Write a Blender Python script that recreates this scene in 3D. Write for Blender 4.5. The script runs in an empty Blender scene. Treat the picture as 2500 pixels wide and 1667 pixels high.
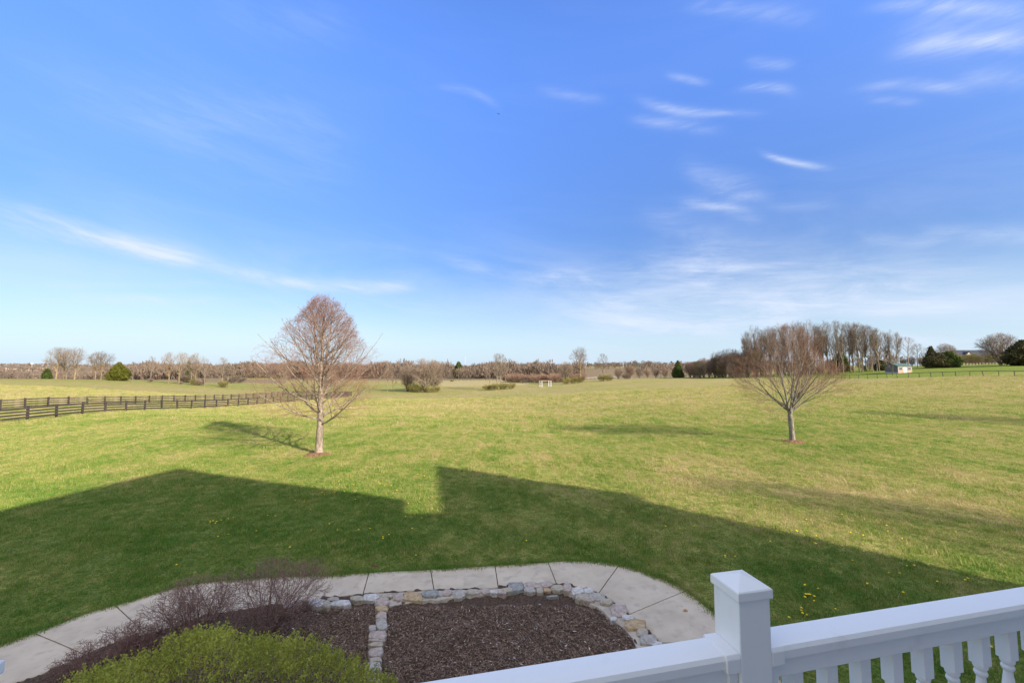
import bpy, math, random
import numpy as np
from mathutils import Vector, Matrix

D = bpy.data
SC = bpy.context.scene
COL = SC.collection
rad = math.radians

# ------------------------------------------------------------------ camera
FPX = 980.0                       # focal length in pixels of a 2500 px wide frame
PITCH = math.atan(60.5 / FPX)
cam_d = D.cameras.new('camera')
cam_d.sensor_width = 36
cam_d.lens = 36 * FPX / 2500
cam_d.clip_start = 0.05
cam_d.clip_end = 12000
cam = D.objects.new('camera', cam_d)
COL.objects.link(cam)
cam.location = (0, 0, 5)
cam.rotation_euler = (math.pi / 2 + PITCH, 0, 0)
SC.camera = cam

def ray(px, py):
    x, y, z = px - 1250.0, FPX, -(py - 833.5)
    c, s = math.cos(PITCH), math.sin(PITCH)
    return (x, y * c - z * s, y * s + z * c)

# ------------------------------------------------------------------ light
SUN_EL = rad(24)
SUN_H = Vector((0.76, -0.65, 0)).normalized()
SUN_DIR = Vector((SUN_H.x * math.cos(SUN_EL), SUN_H.y * math.cos(SUN_EL), math.sin(SUN_EL)))
sd = D.lights.new('sun', 'SUN')
sd.energy = 2.35
sd.angle = rad(0.53)
sd.color = (1.0, 0.90, 0.74)
sun = D.objects.new('sun', sd)
COL.objects.link(sun)
sun.rotation_euler = (-SUN_DIR).to_track_quat('-Z', 'Y').to_euler()

SC.view_settings.view_transform = 'Standard'
SC.view_settings.look = 'None'
SC.view_settings.gamma = 1
SC.view_settings.use_curve_mapping = False
SC.view_settings.exposure = 2.05

W = D.worlds.new('World')
SC.world = W
W.use_nodes = True

class NT:
    """tiny helper around a node tree"""
    def __init__(s, tree):
        s.t = tree; s.n = tree.nodes; s.l = tree.links
    def node(s, typ, **kw):
        n = s.n.new(typ)
        for k, v in kw.items(): setattr(n, k, v)
        return n
    def put(s, sock, v):
        if isinstance(v, bpy.types.NodeSocket): s.l.new(v, sock)
        elif v is not None:
            if hasattr(sock.default_value, '__len__') and not hasattr(v, '__len__'):
                v = (v,) * len(sock.default_value)
            if hasattr(v, '__len__') and len(v) == 3 and len(sock.default_value) == 4: v = (*v, 1)
            sock.default_value = v
    def m(s, op, a, b=None, c=None, clamp=False):
        n = s.node('ShaderNodeMath', operation=op); n.use_clamp = clamp
        s.put(n.inputs[0], a)
        if b is not None: s.put(n.inputs[1], b)
        if c is not None: s.put(n.inputs[2], c)
        return n.outputs[0]
    def mix(s, f, a, b, mode='MIX'):
        n = s.node('ShaderNodeMix', data_type='RGBA', blend_type=mode)
        s.put(n.inputs[0], f); s.put(n.inputs[6], a); s.put(n.inputs[7], b)
        return n.outputs[2]
    def noise(s, vec, scale, detail=4, rough=0.55, dist=0.0):
        n = s.node('ShaderNodeTexNoise')
        s.put(n.inputs['Vector'], vec); n.inputs['Scale'].default_value = scale
        n.inputs['Detail'].default_value = detail; n.inputs['Roughness'].default_value = rough
        n.inputs['Distortion'].default_value = dist
        return n.outputs['Fac']
    def ramp(s, f, lo, hi, a=0.0, b=1.0, smooth=True):
        n = s.node('ShaderNodeMapRange')
        if smooth: n.interpolation_type = 'SMOOTHSTEP'
        s.put(n.inputs[0], f)
        for i, v in zip((1, 2, 3, 4), (lo, hi, a, b)): n.inputs[i].default_value = v
        return n.outputs[0]
    def xyz(s, x, y, z):
        n = s.node('ShaderNodeCombineXYZ')
        for i, v in enumerate((x, y, z)): s.put(n.inputs[i], v)
        return n.outputs[0]
    def sep(s, v):
        n = s.node('ShaderNodeSeparateXYZ'); s.put(n.inputs[0], v)
        return n.outputs
    def scale(s, v, k):
        n = s.node('ShaderNodeVectorMath', operation='MULTIPLY'); s.put(n.inputs[0], v); s.put(n.inputs[1], k)
        return n.outputs[0]

def build_world():
    w = NT(W.node_tree); w.n.clear()
    out = w.node('ShaderNodeOutputWorld'); bg = w.node('ShaderNodeBackground')
    sky = w.node('ShaderNodeTexSky', sky_type='NISHITA')
    sky.sun_disc = False
    sky.sun_elevation = SUN_EL
    sky.sun_rotation = math.atan2(SUN_DIR.x, SUN_DIR.y)
    sky.altitude = 300; sky.air_density = 1.0; sky.dust_density = 1.0; sky.ozone_density = 2.5
    base = sky.outputs[0]
    hs = w.node('ShaderNodeHueSaturation'); hs.inputs['Hue'].default_value = 0.517
    hs.inputs['Saturation'].default_value = 1.2
    w.put(hs.inputs['Color'], base); base = w.mix(1.0, hs.outputs[0], (0.92, 0.99, 1.03), 'MULTIPLY')
    tc = w.node('ShaderNodeTexCoord')
    nm = w.node('ShaderNodeVectorMath', operation='NORMALIZE'); w.put(nm.inputs[0], tc.outputs['Generated'])
    x, y, z = w.sep(nm.outputs[0])
    az = w.m('ARCTAN2', x, y)
    hor = w.m('SQRT', w.m('ADD', w.m('MULTIPLY', x, x), w.m('MULTIPLY', y, y)))
    te = w.m('DIVIDE', z, w.m('MAXIMUM', hor, 0.01))
    # wisp noises in (azimuth, elevation), long and thin, leaning down to the right
    sh = w.m('ADD', te, w.m('MULTIPLY', az, 0.10))
    v1 = w.xyz(w.m('MULTIPLY', az, 3.8), w.m('MULTIPLY', sh, 14.0), 0.0)
    n1 = w.noise(v1, 1.6, 8, 0.66, 0.5)
    v2 = w.xyz(w.m('MULTIPLY', az, 5.0), w.m('MULTIPLY', sh, 46.0), 3.3)
    n2 = w.noise(v2, 1.7, 6, 0.65, 0.25)
    v4 = w.xyz(w.m('MULTIPLY', az, 9.0), w.m('MULTIPLY', sh, 70.0), 1.7)
    n4 = w.noise(v4, 1.5, 6, 0.7, 0.3)
    wisp = w.m('MULTIPLY', w.ramp(n1, 0.28, 0.72, 0.18, 1.0), w.m('MULTIPLY', w.ramp(n2, 0.2, 0.8, 0.62, 1.05), w.ramp(n4, 0.2, 0.8, 0.8, 1.1)))
    def ae(px, py):
        d = ray(px, py)
        return math.atan2(d[0], d[1]), d[2] / math.hypot(d[0], d[1])
    F = [ # x0 y0 x1 y1 halfthick strength curve(px, + sags down)
        (-120, 478, 520, 640, 19, .62, 6), (180, 590, 1080, 710, 11, .75, 18), (-60, 535, 240, 620, 34, .28, 0),
        (-60, 722, 700, 728, 9, .42, 0), (-60, 700, 560, 690, 6, .22, 0), (150, 735, 620, 745, 12, .25, 0),
        (-100, 820, 900, 830, 30, .25, 0), (0, 790, 500, 800, 22, .3, 0),
        (1040, 628, 1500, 684, 11, .5, 10), (1250, 690, 1900, 640, 30, .3, 0), (1550, 640, 2600, 700, 50, .42, 0), (1250, 745, 2600, 705, 28, .55, 0),
        (1300, 800, 2050, 775, 17, .5, 0), (1500, 820, 2000, 790, 9, .3, 0), (1700, 790, 2600, 725, 9, .35, 0),
        (2080, 575, 2330, 595, 9, .42, 8), (2230, 560, 2620, 585, 14, .42, 0), (2060, 832, 2620, 836, 13, .5, 0),
        (1640, 488, 1870, 528, 10, .62, -6), (1650, 405, 1880, 470, 17, .42, 6), (1740, 474, 1900, 482, 9, .35, 0),
        (1845, 372, 2035, 416, 5, .75, 3), (1540, 243, 1760, 284, 8, .52, 3), (1700, 272, 1880, 278, 6, .35, 0),
        (1530, 288, 1770, 318, 9, .42, 0), (1790, 214, 1960, 222, 8, .52, -6), (1620, 180, 1740, 206, 6, .42, 0),
        (1810, 150, 1950, 162, 9, .38, 0), (1060, 200, 1230, 258, 6, .28, -8), (1300, 216, 1500, 248, 8, .25, 0),
        (2110, 8, 2560, 30, 11, .58, -8), (2180, 118, 2600, 98, 15, .6, -8), (2170, 62, 2560, 70, 45, .3, 0),
        (2070, 208, 2390, 216, 9, .45, -8), (2320, 178, 2560, 196, 18, .3, 0), (1660, 6, 2020, 44, 13, .32, -6),
        (1550, 510, 1800, 600, 22, .2, 0), (1850, 505, 2080, 503, 8, .2, 0), (2100, 240, 2260, 252, 7, .25, 0),
        (-100, 170, 900, 300, 55, .14, 0), (450, 10, 900, 60, 40, .12, 0), (300, 330, 900, 420, 60, .10, 0)]
    tot = None
    for x0, y0, x1, y1, th, stg, cv in F:
        a0, t0 = ae(x0, y0); a1, t1 = ae(x1, y1); am, tm = ae((x0 + x1) / 2, (y0 + y1) / 2)
        am2, tm2 = ae((x0 + x1) / 2, (y0 + y1) / 2 + 1)
        dpt = abs(tm2 - tm)
        am, tm = (a0 + a1) / 2, (t0 + t1) / 2
        half = math.hypot(a1 - a0, t1 - t0) / 2
        ux, uy = (a1 - a0) / (2 * half), (t1 - t0) / (2 * half)
        T = th * dpt
        dx = w.m('SUBTRACT', az, am); dy = w.m('SUBTRACT', te, tm)
        s_ = w.m('DIVIDE', w.m('ADD', w.m('MULTIPLY', dx, ux), w.m('MULTIPLY', dy, uy)), half * 0.8)
        t_ = w.m('DIVIDE', w.m('SUBTRACT', w.m('MULTIPLY', dy, ux), w.m('MULTIPLY', dx, uy)), T * 1.5)
        if cv:
            t_ = w.m('ADD', t_, w.m('MULTIPLY', w.m('SUBTRACT', 0.6, w.m('MULTIPLY', s_, s_)), cv / th))
        e = w.m('ADD', w.m('MULTIPLY', s_, w.m('MULTIPLY', s_, w.m('MULTIPLY', s_, s_))), w.m('MULTIPLY', t_, t_))
        g = w.m('MULTIPLY', w.m('EXPONENT', w.m('MULTIPLY', e, -1.0)), stg * (1.25 if th > 9 and x1 - x0 > 500 else .95))
        tot = g if tot is None else w.m('ADD', tot, g)
    cl = w.m('MULTIPLY', tot, wisp)
    # thin veil that is everywhere, stronger low down
    v3 = w.xyz(w.m('MULTIPLY', az, 1.4), w.m('MULTIPLY', sh, 6.0), 7.7)
    n3 = w.noise(v3, 1.3, 6, 0.6, 0.6)
    low = w.ramp(te, 0.02, 0.45, 1.0, 0.06)
    veil = w.m('MULTIPLY', w.ramp(n3, 0.42, 0.75, 0.0, 0.38), low)
    cl = w.m('MINIMUM', w.m('ADD', cl, veil), 0.92)
    hz = w.m('MULTIPLY', w.ramp(te, -0.02, 0.26, 0.75, 0.0), 1.0)     # horizon haze
    gain = w.ramp(te, 0.0, 0.9, 0.34, 1.0)
    g3 = w.xyz(gain, gain, gain)
    base = w.mix(1.0, base, g3, 'MULTIPLY')
    # brighter cirrus veil added out of frame, overhead and behind, to lift the shade
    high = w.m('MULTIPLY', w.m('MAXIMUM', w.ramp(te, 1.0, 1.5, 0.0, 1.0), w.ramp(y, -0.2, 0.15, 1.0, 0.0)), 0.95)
    colr = w.mix(hz, base, (1.75, 2.2, 2.75))
    colr = w.mix(cl, colr, (1.95, 2.15, 2.58))
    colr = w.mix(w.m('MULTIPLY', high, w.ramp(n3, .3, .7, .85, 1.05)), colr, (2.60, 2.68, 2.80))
    below = w.ramp(te, -0.05, 0.0, 1.0, 0.0)
    colr = w.mix(below, colr, (.5, .5, .45))
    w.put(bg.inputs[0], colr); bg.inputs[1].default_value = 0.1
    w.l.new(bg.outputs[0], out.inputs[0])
build_world()

# ------------------------------------------------------------------ scene helpers
def tag(o, label=None, cat=None, group=None, kind=None):
    if label: o['label'] = label
    if cat: o['category'] = cat
    if group: o['group'] = group
    if kind: o['kind'] = kind
    return o

def empty(name, loc=(0, 0, 0), rz=0.0):
    o = D.objects.new(name, None); COL.objects.link(o)
    o.location = loc; o.rotation_euler = (0, 0, rz); o.empty_display_size = 0.2
    return o

def link_mesh(name, me, parent=None, loc=(0, 0, 0), rot=(0, 0, 0), scale=(1, 1, 1)):
    o = D.objects.new(name, me); COL.objects.link(o)
    o.location = loc; o.rotation_euler = rot; o.scale = scale
    if parent: o.parent = parent
    return o

def np_mesh(name, V, F, mats, midx=None, smooth=False, tint=None):
    """V (n,3); F list of faces or (m,k) array"""
    me = D.meshes.new(name)
    V = np.asarray(V, dtype=np.float32)
    if isinstance(F, np.ndarray):
        k = F.shape[1]; nf = len(F)
        me.vertices.add(len(V)); me.vertices.foreach_set('co', V.ravel())
        me.loops.add(nf * k); me.loops.foreach_set('vertex_index', F.astype(np.int32).ravel())
        me.polygons.add(nf); me.polygons.foreach_set('loop_start', np.arange(0, nf * k, k, dtype=np.int32))
        me.update(calc_edges=True)
    else:
        me.from_pydata([tuple(v) for v in V.tolist()], [], F)
        me.update()
    for m_ in (mats if isinstance(mats, (list, tuple)) else [mats]): me.materials.append(m_)
    if midx is not None: me.polygons.foreach_set('material_index', np.asarray(midx, dtype=np.int32))
    if smooth: me.polygons.foreach_set('use_smooth', np.ones(len(me.polygons), dtype=bool))
    if tint is not None:
        a = me.attributes.new('tint', 'FLOAT', 'POINT'); a.data.foreach_set('value', np.asarray(tint, dtype=np.float32))
    return me

class MB:
    def __init__(s): s.v = []; s.f = []
    def add(s, vs, fs):
        o = len(s.v); s.v += [tuple(v) for v in vs]; s.f += [tuple(i + o for i in f) for f in fs]
    def box(s, c, size, M=None):
        hx, hy, hz = size[0] / 2, size[1] / 2, size[2] / 2
        vs = [Vector((c[0] + sx * hx, c[1] + sy * hy, c[2] + sz * hz)) for sz in (-1, 1) for sy in (-1, 1) for sx in (-1, 1)]
        if M is not None: vs = [M @ v for v in vs]
        s.add(vs, [(0, 2, 3, 1), (4, 5, 7, 6), (0, 1, 5, 4), (2, 6, 7, 3), (0, 4, 6, 2), (1, 3, 7, 5)])
    def prism(s, poly, axis_pts):
        pass
    def loft(s, rings, cap=True, closed=True):
        n = len(rings[0]); o = len(s.v)
        for r in rings: s.v += [tuple(p) for p in r]
        for i in range(len(rings) - 1):
            for j in range(n if closed else n - 1):
                a = o + i * n + j; b = o + i * n + (j + 1) % n
                s.f.append((a, b, b + n, a + n))
        if cap:
            s.f.append(tuple(o + j for j in range(n))[::-1]); s.f.append(tuple(o + (len(rings) - 1) * n + j for j in range(n)))
    def mesh(s, name, mat, smooth=False, bevel=0.0, segs=1):
        me = D.meshes.new(name); me.from_pydata(s.v, [], s.f); me.update()
        import bmesh
        bm = bmesh.new(); bm.from_mesh(me)
        bmesh.ops.recalc_face_normals(bm, faces=bm.faces[:])
        if bevel: bmesh.ops.bevel(bm, geom=bm.edges[:], offset=bevel, segments=segs, profile=0.5, affect='EDGES', clamp_overlap=True)
        bm.to_mesh(me); bm.free()
        for m_ in (mat if isinstance(mat, (list, tuple)) else [mat]): me.materials.append(m_)
        if smooth: me.polygons.foreach_set('use_smooth', np.ones(len(me.polygons), dtype=bool))
        return me
    def build(s, name, mat, parent=None, smooth=False, bevel=0.0, segs=1, **kw):
        return link_mesh(name, s.mesh(name, mat, smooth, bevel, segs), parent, **kw)

def copy_tree(o, parent=None):
    c = o.copy(); COL.objects.link(c); c.parent = parent
    for ch in o.children: copy_tree(ch, c)
    return c

# ------------------------------------------------------------------ materials
def new_mat(name):
    m_ = D.materials.new(name); m_.use_nodes = True
    t = NT(m_.node_tree); t.n.clear()
    out = t.node('ShaderNodeOutputMaterial'); b = t.node('ShaderNodeBsdfPrincipled')
    b.inputs['Roughness'].default_value = 0.8
    b.inputs['Specular IOR Level'].default_value = 0.3
    t.l.new(b.outputs[0], out.inputs[0])
    return m_, t, b, out

def bump(t, b, h, strength=0.4, dist=0.02):
    n = t.node('ShaderNodeBump'); n.inputs['Strength'].default_value = strength; n.inputs['Distance'].default_value = dist
    t.put(n.inputs['Height'], h); t.l.new(n.outputs[0], b.inputs['Normal'])

def mat_noise(name, c1, c2, scale=4.0, rough=0.85, bmp=0.0, bdist=0.01, c3=None, detail=6, spec=0.25, stretch=None, obj_rand=0.0, lo=.35, hi=.65):
    m_, t, b, out = new_mat(name)
    tc = t.node('ShaderNodeTexCoord'); v = tc.outputs['Object']
    if stretch: v = t.scale(v, stretch)
    n = t.noise(v, scale, detail, 0.6)
    c = t.mix(t.ramp(n, lo, hi), c1, c2)
    if c3 is not None: c = t.mix(t.ramp(t.noise(v, scale * 2.7, 4, 0.6), 0.5, 0.72), c, c3)
    if obj_rand:
        oi = t.node('ShaderNodeObjectInfo')
        hs = t.node('ShaderNodeHueSaturation'); t.put(hs.inputs['Color'], c)
        t.put(hs.inputs['Value'], t.ramp(oi.outputs['Random'], 0, 1, 1 - obj_rand, 1 + obj_rand, False)); c = hs.outputs[0]
    t.put(b.inputs['Base Color'], c); b.inputs['Roughness'].default_value = rough
    b.inputs['Specular IOR Level'].default_value = spec
    if bmp: bump(t, b, t.noise(v, scale * 5, 5, 0.65), bmp, bdist)
    return m_

def lawn_colour(t, straw_bias=0.0):
    """green-to-straw turf colour from world position, shared by the ground and the grass blades"""
    g = t.node('ShaderNodeNewGeometry'); pos = g.outputs['Position']
    x, y, z = t.sep(pos); p = t.xyz(x, y, 0.0)
    big = t.noise(p, 0.055, 4, 0.6, 0.3)
    med = t.noise(p, 0.35, 5, 0.65, 0.2)
    fine = t.noise(p, 2.9, 7, 0.78)
    at = t.node('ShaderNodeAttribute'); at.attribute_name = 'zone'
    return p, big, med, fine, at, x, y

GREEN_D = (0.075, 0.125, 0.022); GREEN_M = (0.155, 0.195, 0.040); GREEN_Y = (0.28, 0.28, 0.070); STRAW = (0.38, 0.30, 0.135)

def turf(t):
    p, big, med, fine, at, x, y = lawn_colour(t)
    # dryness grows away from the house and on the right-hand slope
    d1 = t.ramp(y, 13.0, 24.0, -0.06, 0.20)
    d3 = t.ramp(y, 28.0, 70.0, 0.0, 0.24)
    ex = t.m('DIVIDE', t.m('SUBTRACT', x, 14.0), 12.0); ey = t.m('DIVIDE', t.m('SUBTRACT', y, 15.5), 5.5)
    d2 = t.m('MULTIPLY', t.m('EXPONENT', t.m('MULTIPLY', t.m('ADD', t.m('MULTIPLY', ex, ex), t.m('MULTIPLY', ey, ey)), -1.0)), 0.42)
    s = t.m('ADD', t.m('ADD', d1, t.m('ADD', d2, d3)), t.m('MULTIPLY', t.m('SUBTRACT', med, 0.5), 1.25))
    s = t.m('ADD', s, t.m('MULTIPLY', t.m('SUBTRACT', big, 0.5), 0.7))
    s = t.m('ADD', s, t.m('MULTIPLY', t.m('SUBTRACT', fine, 0.5), 1.5))
    st = t.noise(t.scale(p, (1.15, 0.07, 0.0)), 1.0, 4, 0.6, 0.4)
    s = t.m('ADD', s, t.m('MULTIPLY', t.m('SUBTRACT', st, 0.5), t.ramp(y, 12, 22, 0.0, 0.75)))
    s2 = t.noise(t.scale(p, (0.05, 0.42, 0.0)), 1.0, 4, 0.6, 0.4)
    s = t.m('ADD', s, t.m('MULTIPLY', t.m('SUBTRACT', s2, 0.5), t.ramp(y, 25, 60, 0.1, 0.8)))
    s = t.m('ADD', s, 0.40, clamp=True)
    return p, s, fine

def ramp3(t, s, stops):
    n = t.node('ShaderNodeValToRGB'); e = n.color_ramp.elements
    e[0].position = stops[0][0]; e[0].color = (*stops[0][1], 1)
    e[1].position = stops[-1][0]; e[1].color = (*stops[-1][1], 1)
    for q, c in stops[1:-1]:
        k = e.new(q); k.color = (*c, 1)
    t.put(n.inputs[0], s)
    return n.outputs[0]

def make_ground_mat():
    m_, t, b, out = new_mat('turf_ground')
    p, s, fine = turf(t)
    c = ramp3(t, s, [(0.0, (0.085, 0.15, 0.022)), (0.32, GREEN_M), (0.62, GREEN_Y), (1.0, STRAW)])
    at = t.node('ShaderNodeAttribute'); at.attribute_name = 'zone'
    zr, zg, zb = t.sep(at.outputs['Vector'])
    f2 = t.noise(p, 0.8, 6, 0.7)
    tan = t.mix(t.ramp(f2, .3, .7), (0.34, 0.28, 0.12), (0.46, 0.38, 0.20))
    brn = t.mix(t.ramp(f2, .3, .7), (0.19, 0.15, 0.085), (0.30, 0.215, 0.135))
    lush = t.mix(t.ramp(f2, .3, .7), (0.155, 0.205, 0.028), (0.23, 0.27, 0.05))
    wob = t.m('MULTIPLY', t.m('SUBTRACT', f2, 0.5), 0.9)
    c = t.mix(t.ramp(t.m('ADD', zb, t.m('MULTIPLY', wob, .4)), .1, .9), c, lush)
    c = t.mix(t.ramp(t.m('ADD', zr, wob), .35, .65), c, tan)
    c = t.mix(t.ramp(t.m('ADD', zg, wob), .35, .65), c, brn)
    # small dark gaps between the blades, closer and denser near by
    gap = t.ramp(t.noise(p, 14.0, 4, 0.7), 0.38, 0.62, 0.5, 1.12)
    hs = t.node('ShaderNodeHueSaturation'); t.put(hs.inputs['Color'], c); t.put(hs.inputs['Value'], gap)
    t.put(b.inputs['Base Color'], hs.outputs[0]); b.inputs['Roughness'].default_value = 0.95
    b.inputs['Specular IOR Level'].default_value = 0.08
    h = t.m('ADD', t.m('MULTIPLY', t.noise(p, 1.3, 6, 0.75), 1.0), t.m('MULTIPLY', t.noise(p, 9.0, 4, 0.7), 0.25))
    bump(t, b, h, 0.55, 0.22)
    return m_

def leafy(name, col_fn, trans=0.35, rough=0.6):
    m_, t, b, out = new_mat(name)
    c = col_fn(t)
    t.put(b.inputs['Base Color'], c); b.inputs['Roughness'].default_value = rough
    b.inputs['Specular IOR Level'].default_value = 0.2
    tr = t.node('ShaderNodeBsdfTranslucent'); t.put(tr.inputs[0], c)
    mx = t.node('ShaderNodeMixShader'); mx.inputs[0].default_value = trans
    t.l.new(b.outputs[0], mx.inputs[1]); t.l.new(tr.outputs[0], mx.inputs[2]); t.l.new(mx.outputs[0], out.inputs[0])
    return m_

def grass_col(t):
    p, s, fine = turf(t)
    oi = t.node('ShaderNodeObjectInfo')
    at = t.node('ShaderNodeAttribute'); at.attribute_name = 'tint'
    s = t.m('ADD', s, t.m('MULTIPLY', t.m('SUBTRACT', oi.outputs['Random'], 0.5), 0.7))
    s = t.m('ADD', s, t.m('MULTIPLY', t.m('SUBTRACT', at.outputs['Fac'], 0.5), 0.42), clamp=True)
    return ramp3(t, s, [(0.0, (0.10, 0.225, 0.026)), (0.34, (0.19, 0.285, 0.048)), (0.66, (0.34, 0.35, 0.085)), (1.0, (0.50, 0.40, 0.20))])

def tint_mix(name, c1, c2, rough=0.85, trans=0.0, c3=None, rnd=0.25):
    def f(t):
        at = t.node('ShaderNodeAttribute'); at.attribute_name = 'tint'
        c = t.mix(at.outputs['Fac'], c1, c2)
        if c3 is not None:
            c = t.mix(t.ramp(at.outputs['Fac'], .88, .93), c, c3)
        oi = t.node('ShaderNodeObjectInfo')
        hs = t.node('ShaderNodeHueSaturation'); t.put(hs.inputs['Color'], c)
        t.put(hs.inputs['Value'], t.ramp(oi.outputs['Random'], 0, 1, 1 - rnd, 1 + rnd, False))
        return hs.outputs[0]
    if trans: return leafy(name, f, trans, rough)
    m_, t, b, out = new_mat(name); t.put(b.inputs['Base Color'], f(t)); b.inputs['Roughness'].default_value = rough
    b.inputs['Specular IOR Level'].default_value = 0.15
    return m_

M = {}
M['ground'] = make_ground_mat()
M['grass'] = leafy('grass_blades', grass_col, 0.35, 0.55)
M['concrete'] = mat_noise('broom_finished_concrete', (0.53, 0.435, 0.325), (0.63, 0.525, 0.40), 1.6, 0.9, 0.3, 0.003, (0.47, 0.39, 0.30), lo=.30, hi=.68)
M['mortar'] = mat_noise('mortar', (0.40, 0.34, 0.27), (0.54, 0.47, 0.38), 5, 0.95, 0.5, 0.006)
M['joint'] = mat_noise('joint_dirt', (0.05, 0.045, 0.035), (0.10, 0.09, 0.06), 8, 0.95)
M['mulch'] = mat_noise('mulch_soil', (0.06, 0.038, 0.026), (0.14, 0.09, 0.06), 22, 0.95, 0.8, 0.02)
M['chip'] = tint_mix('bark_chips', (0.105, 0.066, 0.045), (0.52, 0.355, 0.25), 0.85, 0, (0.78, 0.70, 0.62), 0.0)
M['mulch_red'] = mat_noise('reddish_mulch', (0.14, 0.065, 0.035), (0.28, 0.15, 0.09), 14, 0.95, 0.8, 0.03)
ST = [((0.36, 0.32, 0.27), (0.52, 0.47, 0.41)), ((0.38, 0.32, 0.24), (0.52, 0.45, 0.35)), ((0.42, 0.29, 0.16), (0.56, 0.42, 0.26)),
      ((0.38, 0.30, 0.25), (0.56, 0.45, 0.39)), ((0.26, 0.25, 0.23), (0.40, 0.39, 0.36)), ((0.48, 0.44, 0.40), (0.72, 0.67, 0.62))]
for i, (a, b_) in enumerate(ST): M['stone%d' % i] = mat_noise('field_stone_%d' % i, a, b_, 7, 0.9, 0.7, 0.012, tuple(k * 0.6 for k in a))
M['vinyl'] = mat_noise('white_vinyl', (0.86, 0.835, 0.80), (0.92, 0.90, 0.865), 9, 0.42, 0.05, 0.001, spec=0.4, lo=.28, hi=.45)
M['bark_pale'] = mat_noise('pale_bark', (0.15, 0.12, 0.09), (0.33, 0.27, 0.21), 9, 0.95, 0.7, 0.02, (0.15, 0.12, 0.095), stretch=(1, 1, 0.35))
M['bark_grey'] = mat_noise('grey_bark', (0.12, 0.105, 0.085), (0.27, 0.24, 0.20), 9, 0.95, 0.7, 0.02, (0.11, 0.09, 0.075), stretch=(1, 1, 0.35))
M['twig'] = tint_mix('twigs_red_brown', (0.18, 0.145, 0.11), (0.27, 0.135, 0.095), 0.9, rnd=0.0)
M['twig2'] = tint_mix('twigs_brown', (0.16, 0.13, 0.10), (0.22, 0.125, 0.09), 0.9, rnd=0.0)
M['bud'] = tint_mix('red_buds', (0.30, 0.075, 0.045), (0.42, 0.13, 0.06), 0.8, 0.25, rnd=0.0)
M['ftrunk'] = mat_noise('far_bark', (0.17, 0.125, 0.075), (0.27, 0.20, 0.12), 1.5, 0.95, obj_rand=0.2)
M['ftrunk2'] = mat_noise('far_bark_dark', (0.13, 0.105, 0.08), (0.22, 0.18, 0.135), 1.5, 0.95, obj_rand=0.2)
M['fcrown'] = tint_mix('far_twigs', (0.18, 0.145, 0.115), (0.235, 0.175, 0.135))
M['fcrown2'] = tint_mix('far_twigs_dark', (0.105, 0.082, 0.06), (0.16, 0.115, 0.085))
M['fred'] = tint_mix('far_twigs_reddish', (0.24, 0.15, 0.11), (0.29, 0.19, 0.14))
M['folive'] = tint_mix('far_twigs_budding', (0.17, 0.155, 0.055), (0.25, 0.22, 0.08))
M['ever'] = tint_mix('evergreen_needles', (0.028, 0.050, 0.014), (0.085, 0.11, 0.022), 0.8, 0.15)
M['every'] = tint_mix('evergreen_yellowish', (0.055, 0.075, 0.012), (0.16, 0.15, 0.022), 0.8, 0.15)
M['everd'] = tint_mix('evergreen_dark', (0.035, 0.05, 0.02), (0.13, 0.10, 0.045), 0.8, 0.15)
M['wood_mass'] = tint_mix('woodland_twigs', (0.12, 0.098, 0.078), (0.215, 0.155, 0.122), 0.95, 0, (0.27, 0.23, 0.185), 0.0)
M['leafg'] = tint_mix('spring_leaves', (0.20, 0.235, 0.035), (0.56, 0.54, 0.10), 0.55, 0.4, rnd=0.0)
M['barb'] = tint_mix('purple_brown_stems', (0.17, 0.105, 0.085), (0.32, 0.19, 0.16), 0.7, rnd=0.0)
M['stem'] = tint_mix('grey_brown_stems', (0.20, 0.15, 0.10), (0.34, 0.27, 0.20), 0.8, rnd=0.0)
M['black_wood'] = mat_noise('black_painted_board', (0.030, 0.024, 0.024), (0.062, 0.050, 0.048), 3, 0.75, obj_rand=0.25, stretch=(0.3, 1, 1))
M['worn_wood'] = mat_noise('worn_black_board', (0.045, 0.036, 0.034), (0.15, 0.12, 0.10), 2.5, 0.85, obj_rand=0.3, lo=.42, hi=.7)
M['grey_wood'] = mat_noise('weathered_dark_board', (0.055, 0.055, 0.05), (0.14, 0.13, 0.115), 2.5, 0.85, obj_rand=0.25)
M['white_paint'] = mat_noise('white_paint', (0.66, 0.66, 0.68), (0.80, 0.80, 0.80), 2, 0.6)
M['greyed_paint'] = mat_noise('greyed_paint', (0.34, 0.34, 0.36), (0.46, 0.46, 0.48), 2, 0.7)
M['brown_wall'] = mat_noise('tan_brown_wall', (0.22, 0.18, 0.145), (0.30, 0.25, 0.20), 1, 0.9)
M['beam_tan'] = mat_noise('tan_beam', (0.30, 0.19, 0.10), (0.40, 0.27, 0.15), 3, 0.8)
M['yellow'] = mat_noise('dandelion_yellow', (0.85, 0.55, 0.01), (0.90, 0.68, 0.03), 60, 0.7)
M['stalk'] = mat_noise('dandelion_stalk', (0.12, 0.20, 0.04), (0.16, 0.24, 0.06), 30, 0.7)
M['dryleaf'] = mat_noise('dry_leaf', (0.40, 0.20, 0.08), (0.50, 0.28, 0.12), 30, 0.8)
M['siding'] = mat_noise('grey_siding', (0.10, 0.10, 0.105), (0.14, 0.14, 0.145), 2, 0.8)
M['pinkbrick'] = mat_noise('pinkish_panel', (0.30, 0.20, 0.155), (0.42, 0.30, 0.245), 2.4, 0.85)
M['green_roof'] = mat_noise('green_metal_roof', (0.05, 0.095, 0.075), (0.08, 0.13, 0.105), 2, 0.5)
M['glass'] = mat_noise('dark_glass', (0.02, 0.025, 0.03), (0.05, 0.06, 0.07), 2, 0.15, spec=0.6)
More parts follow.
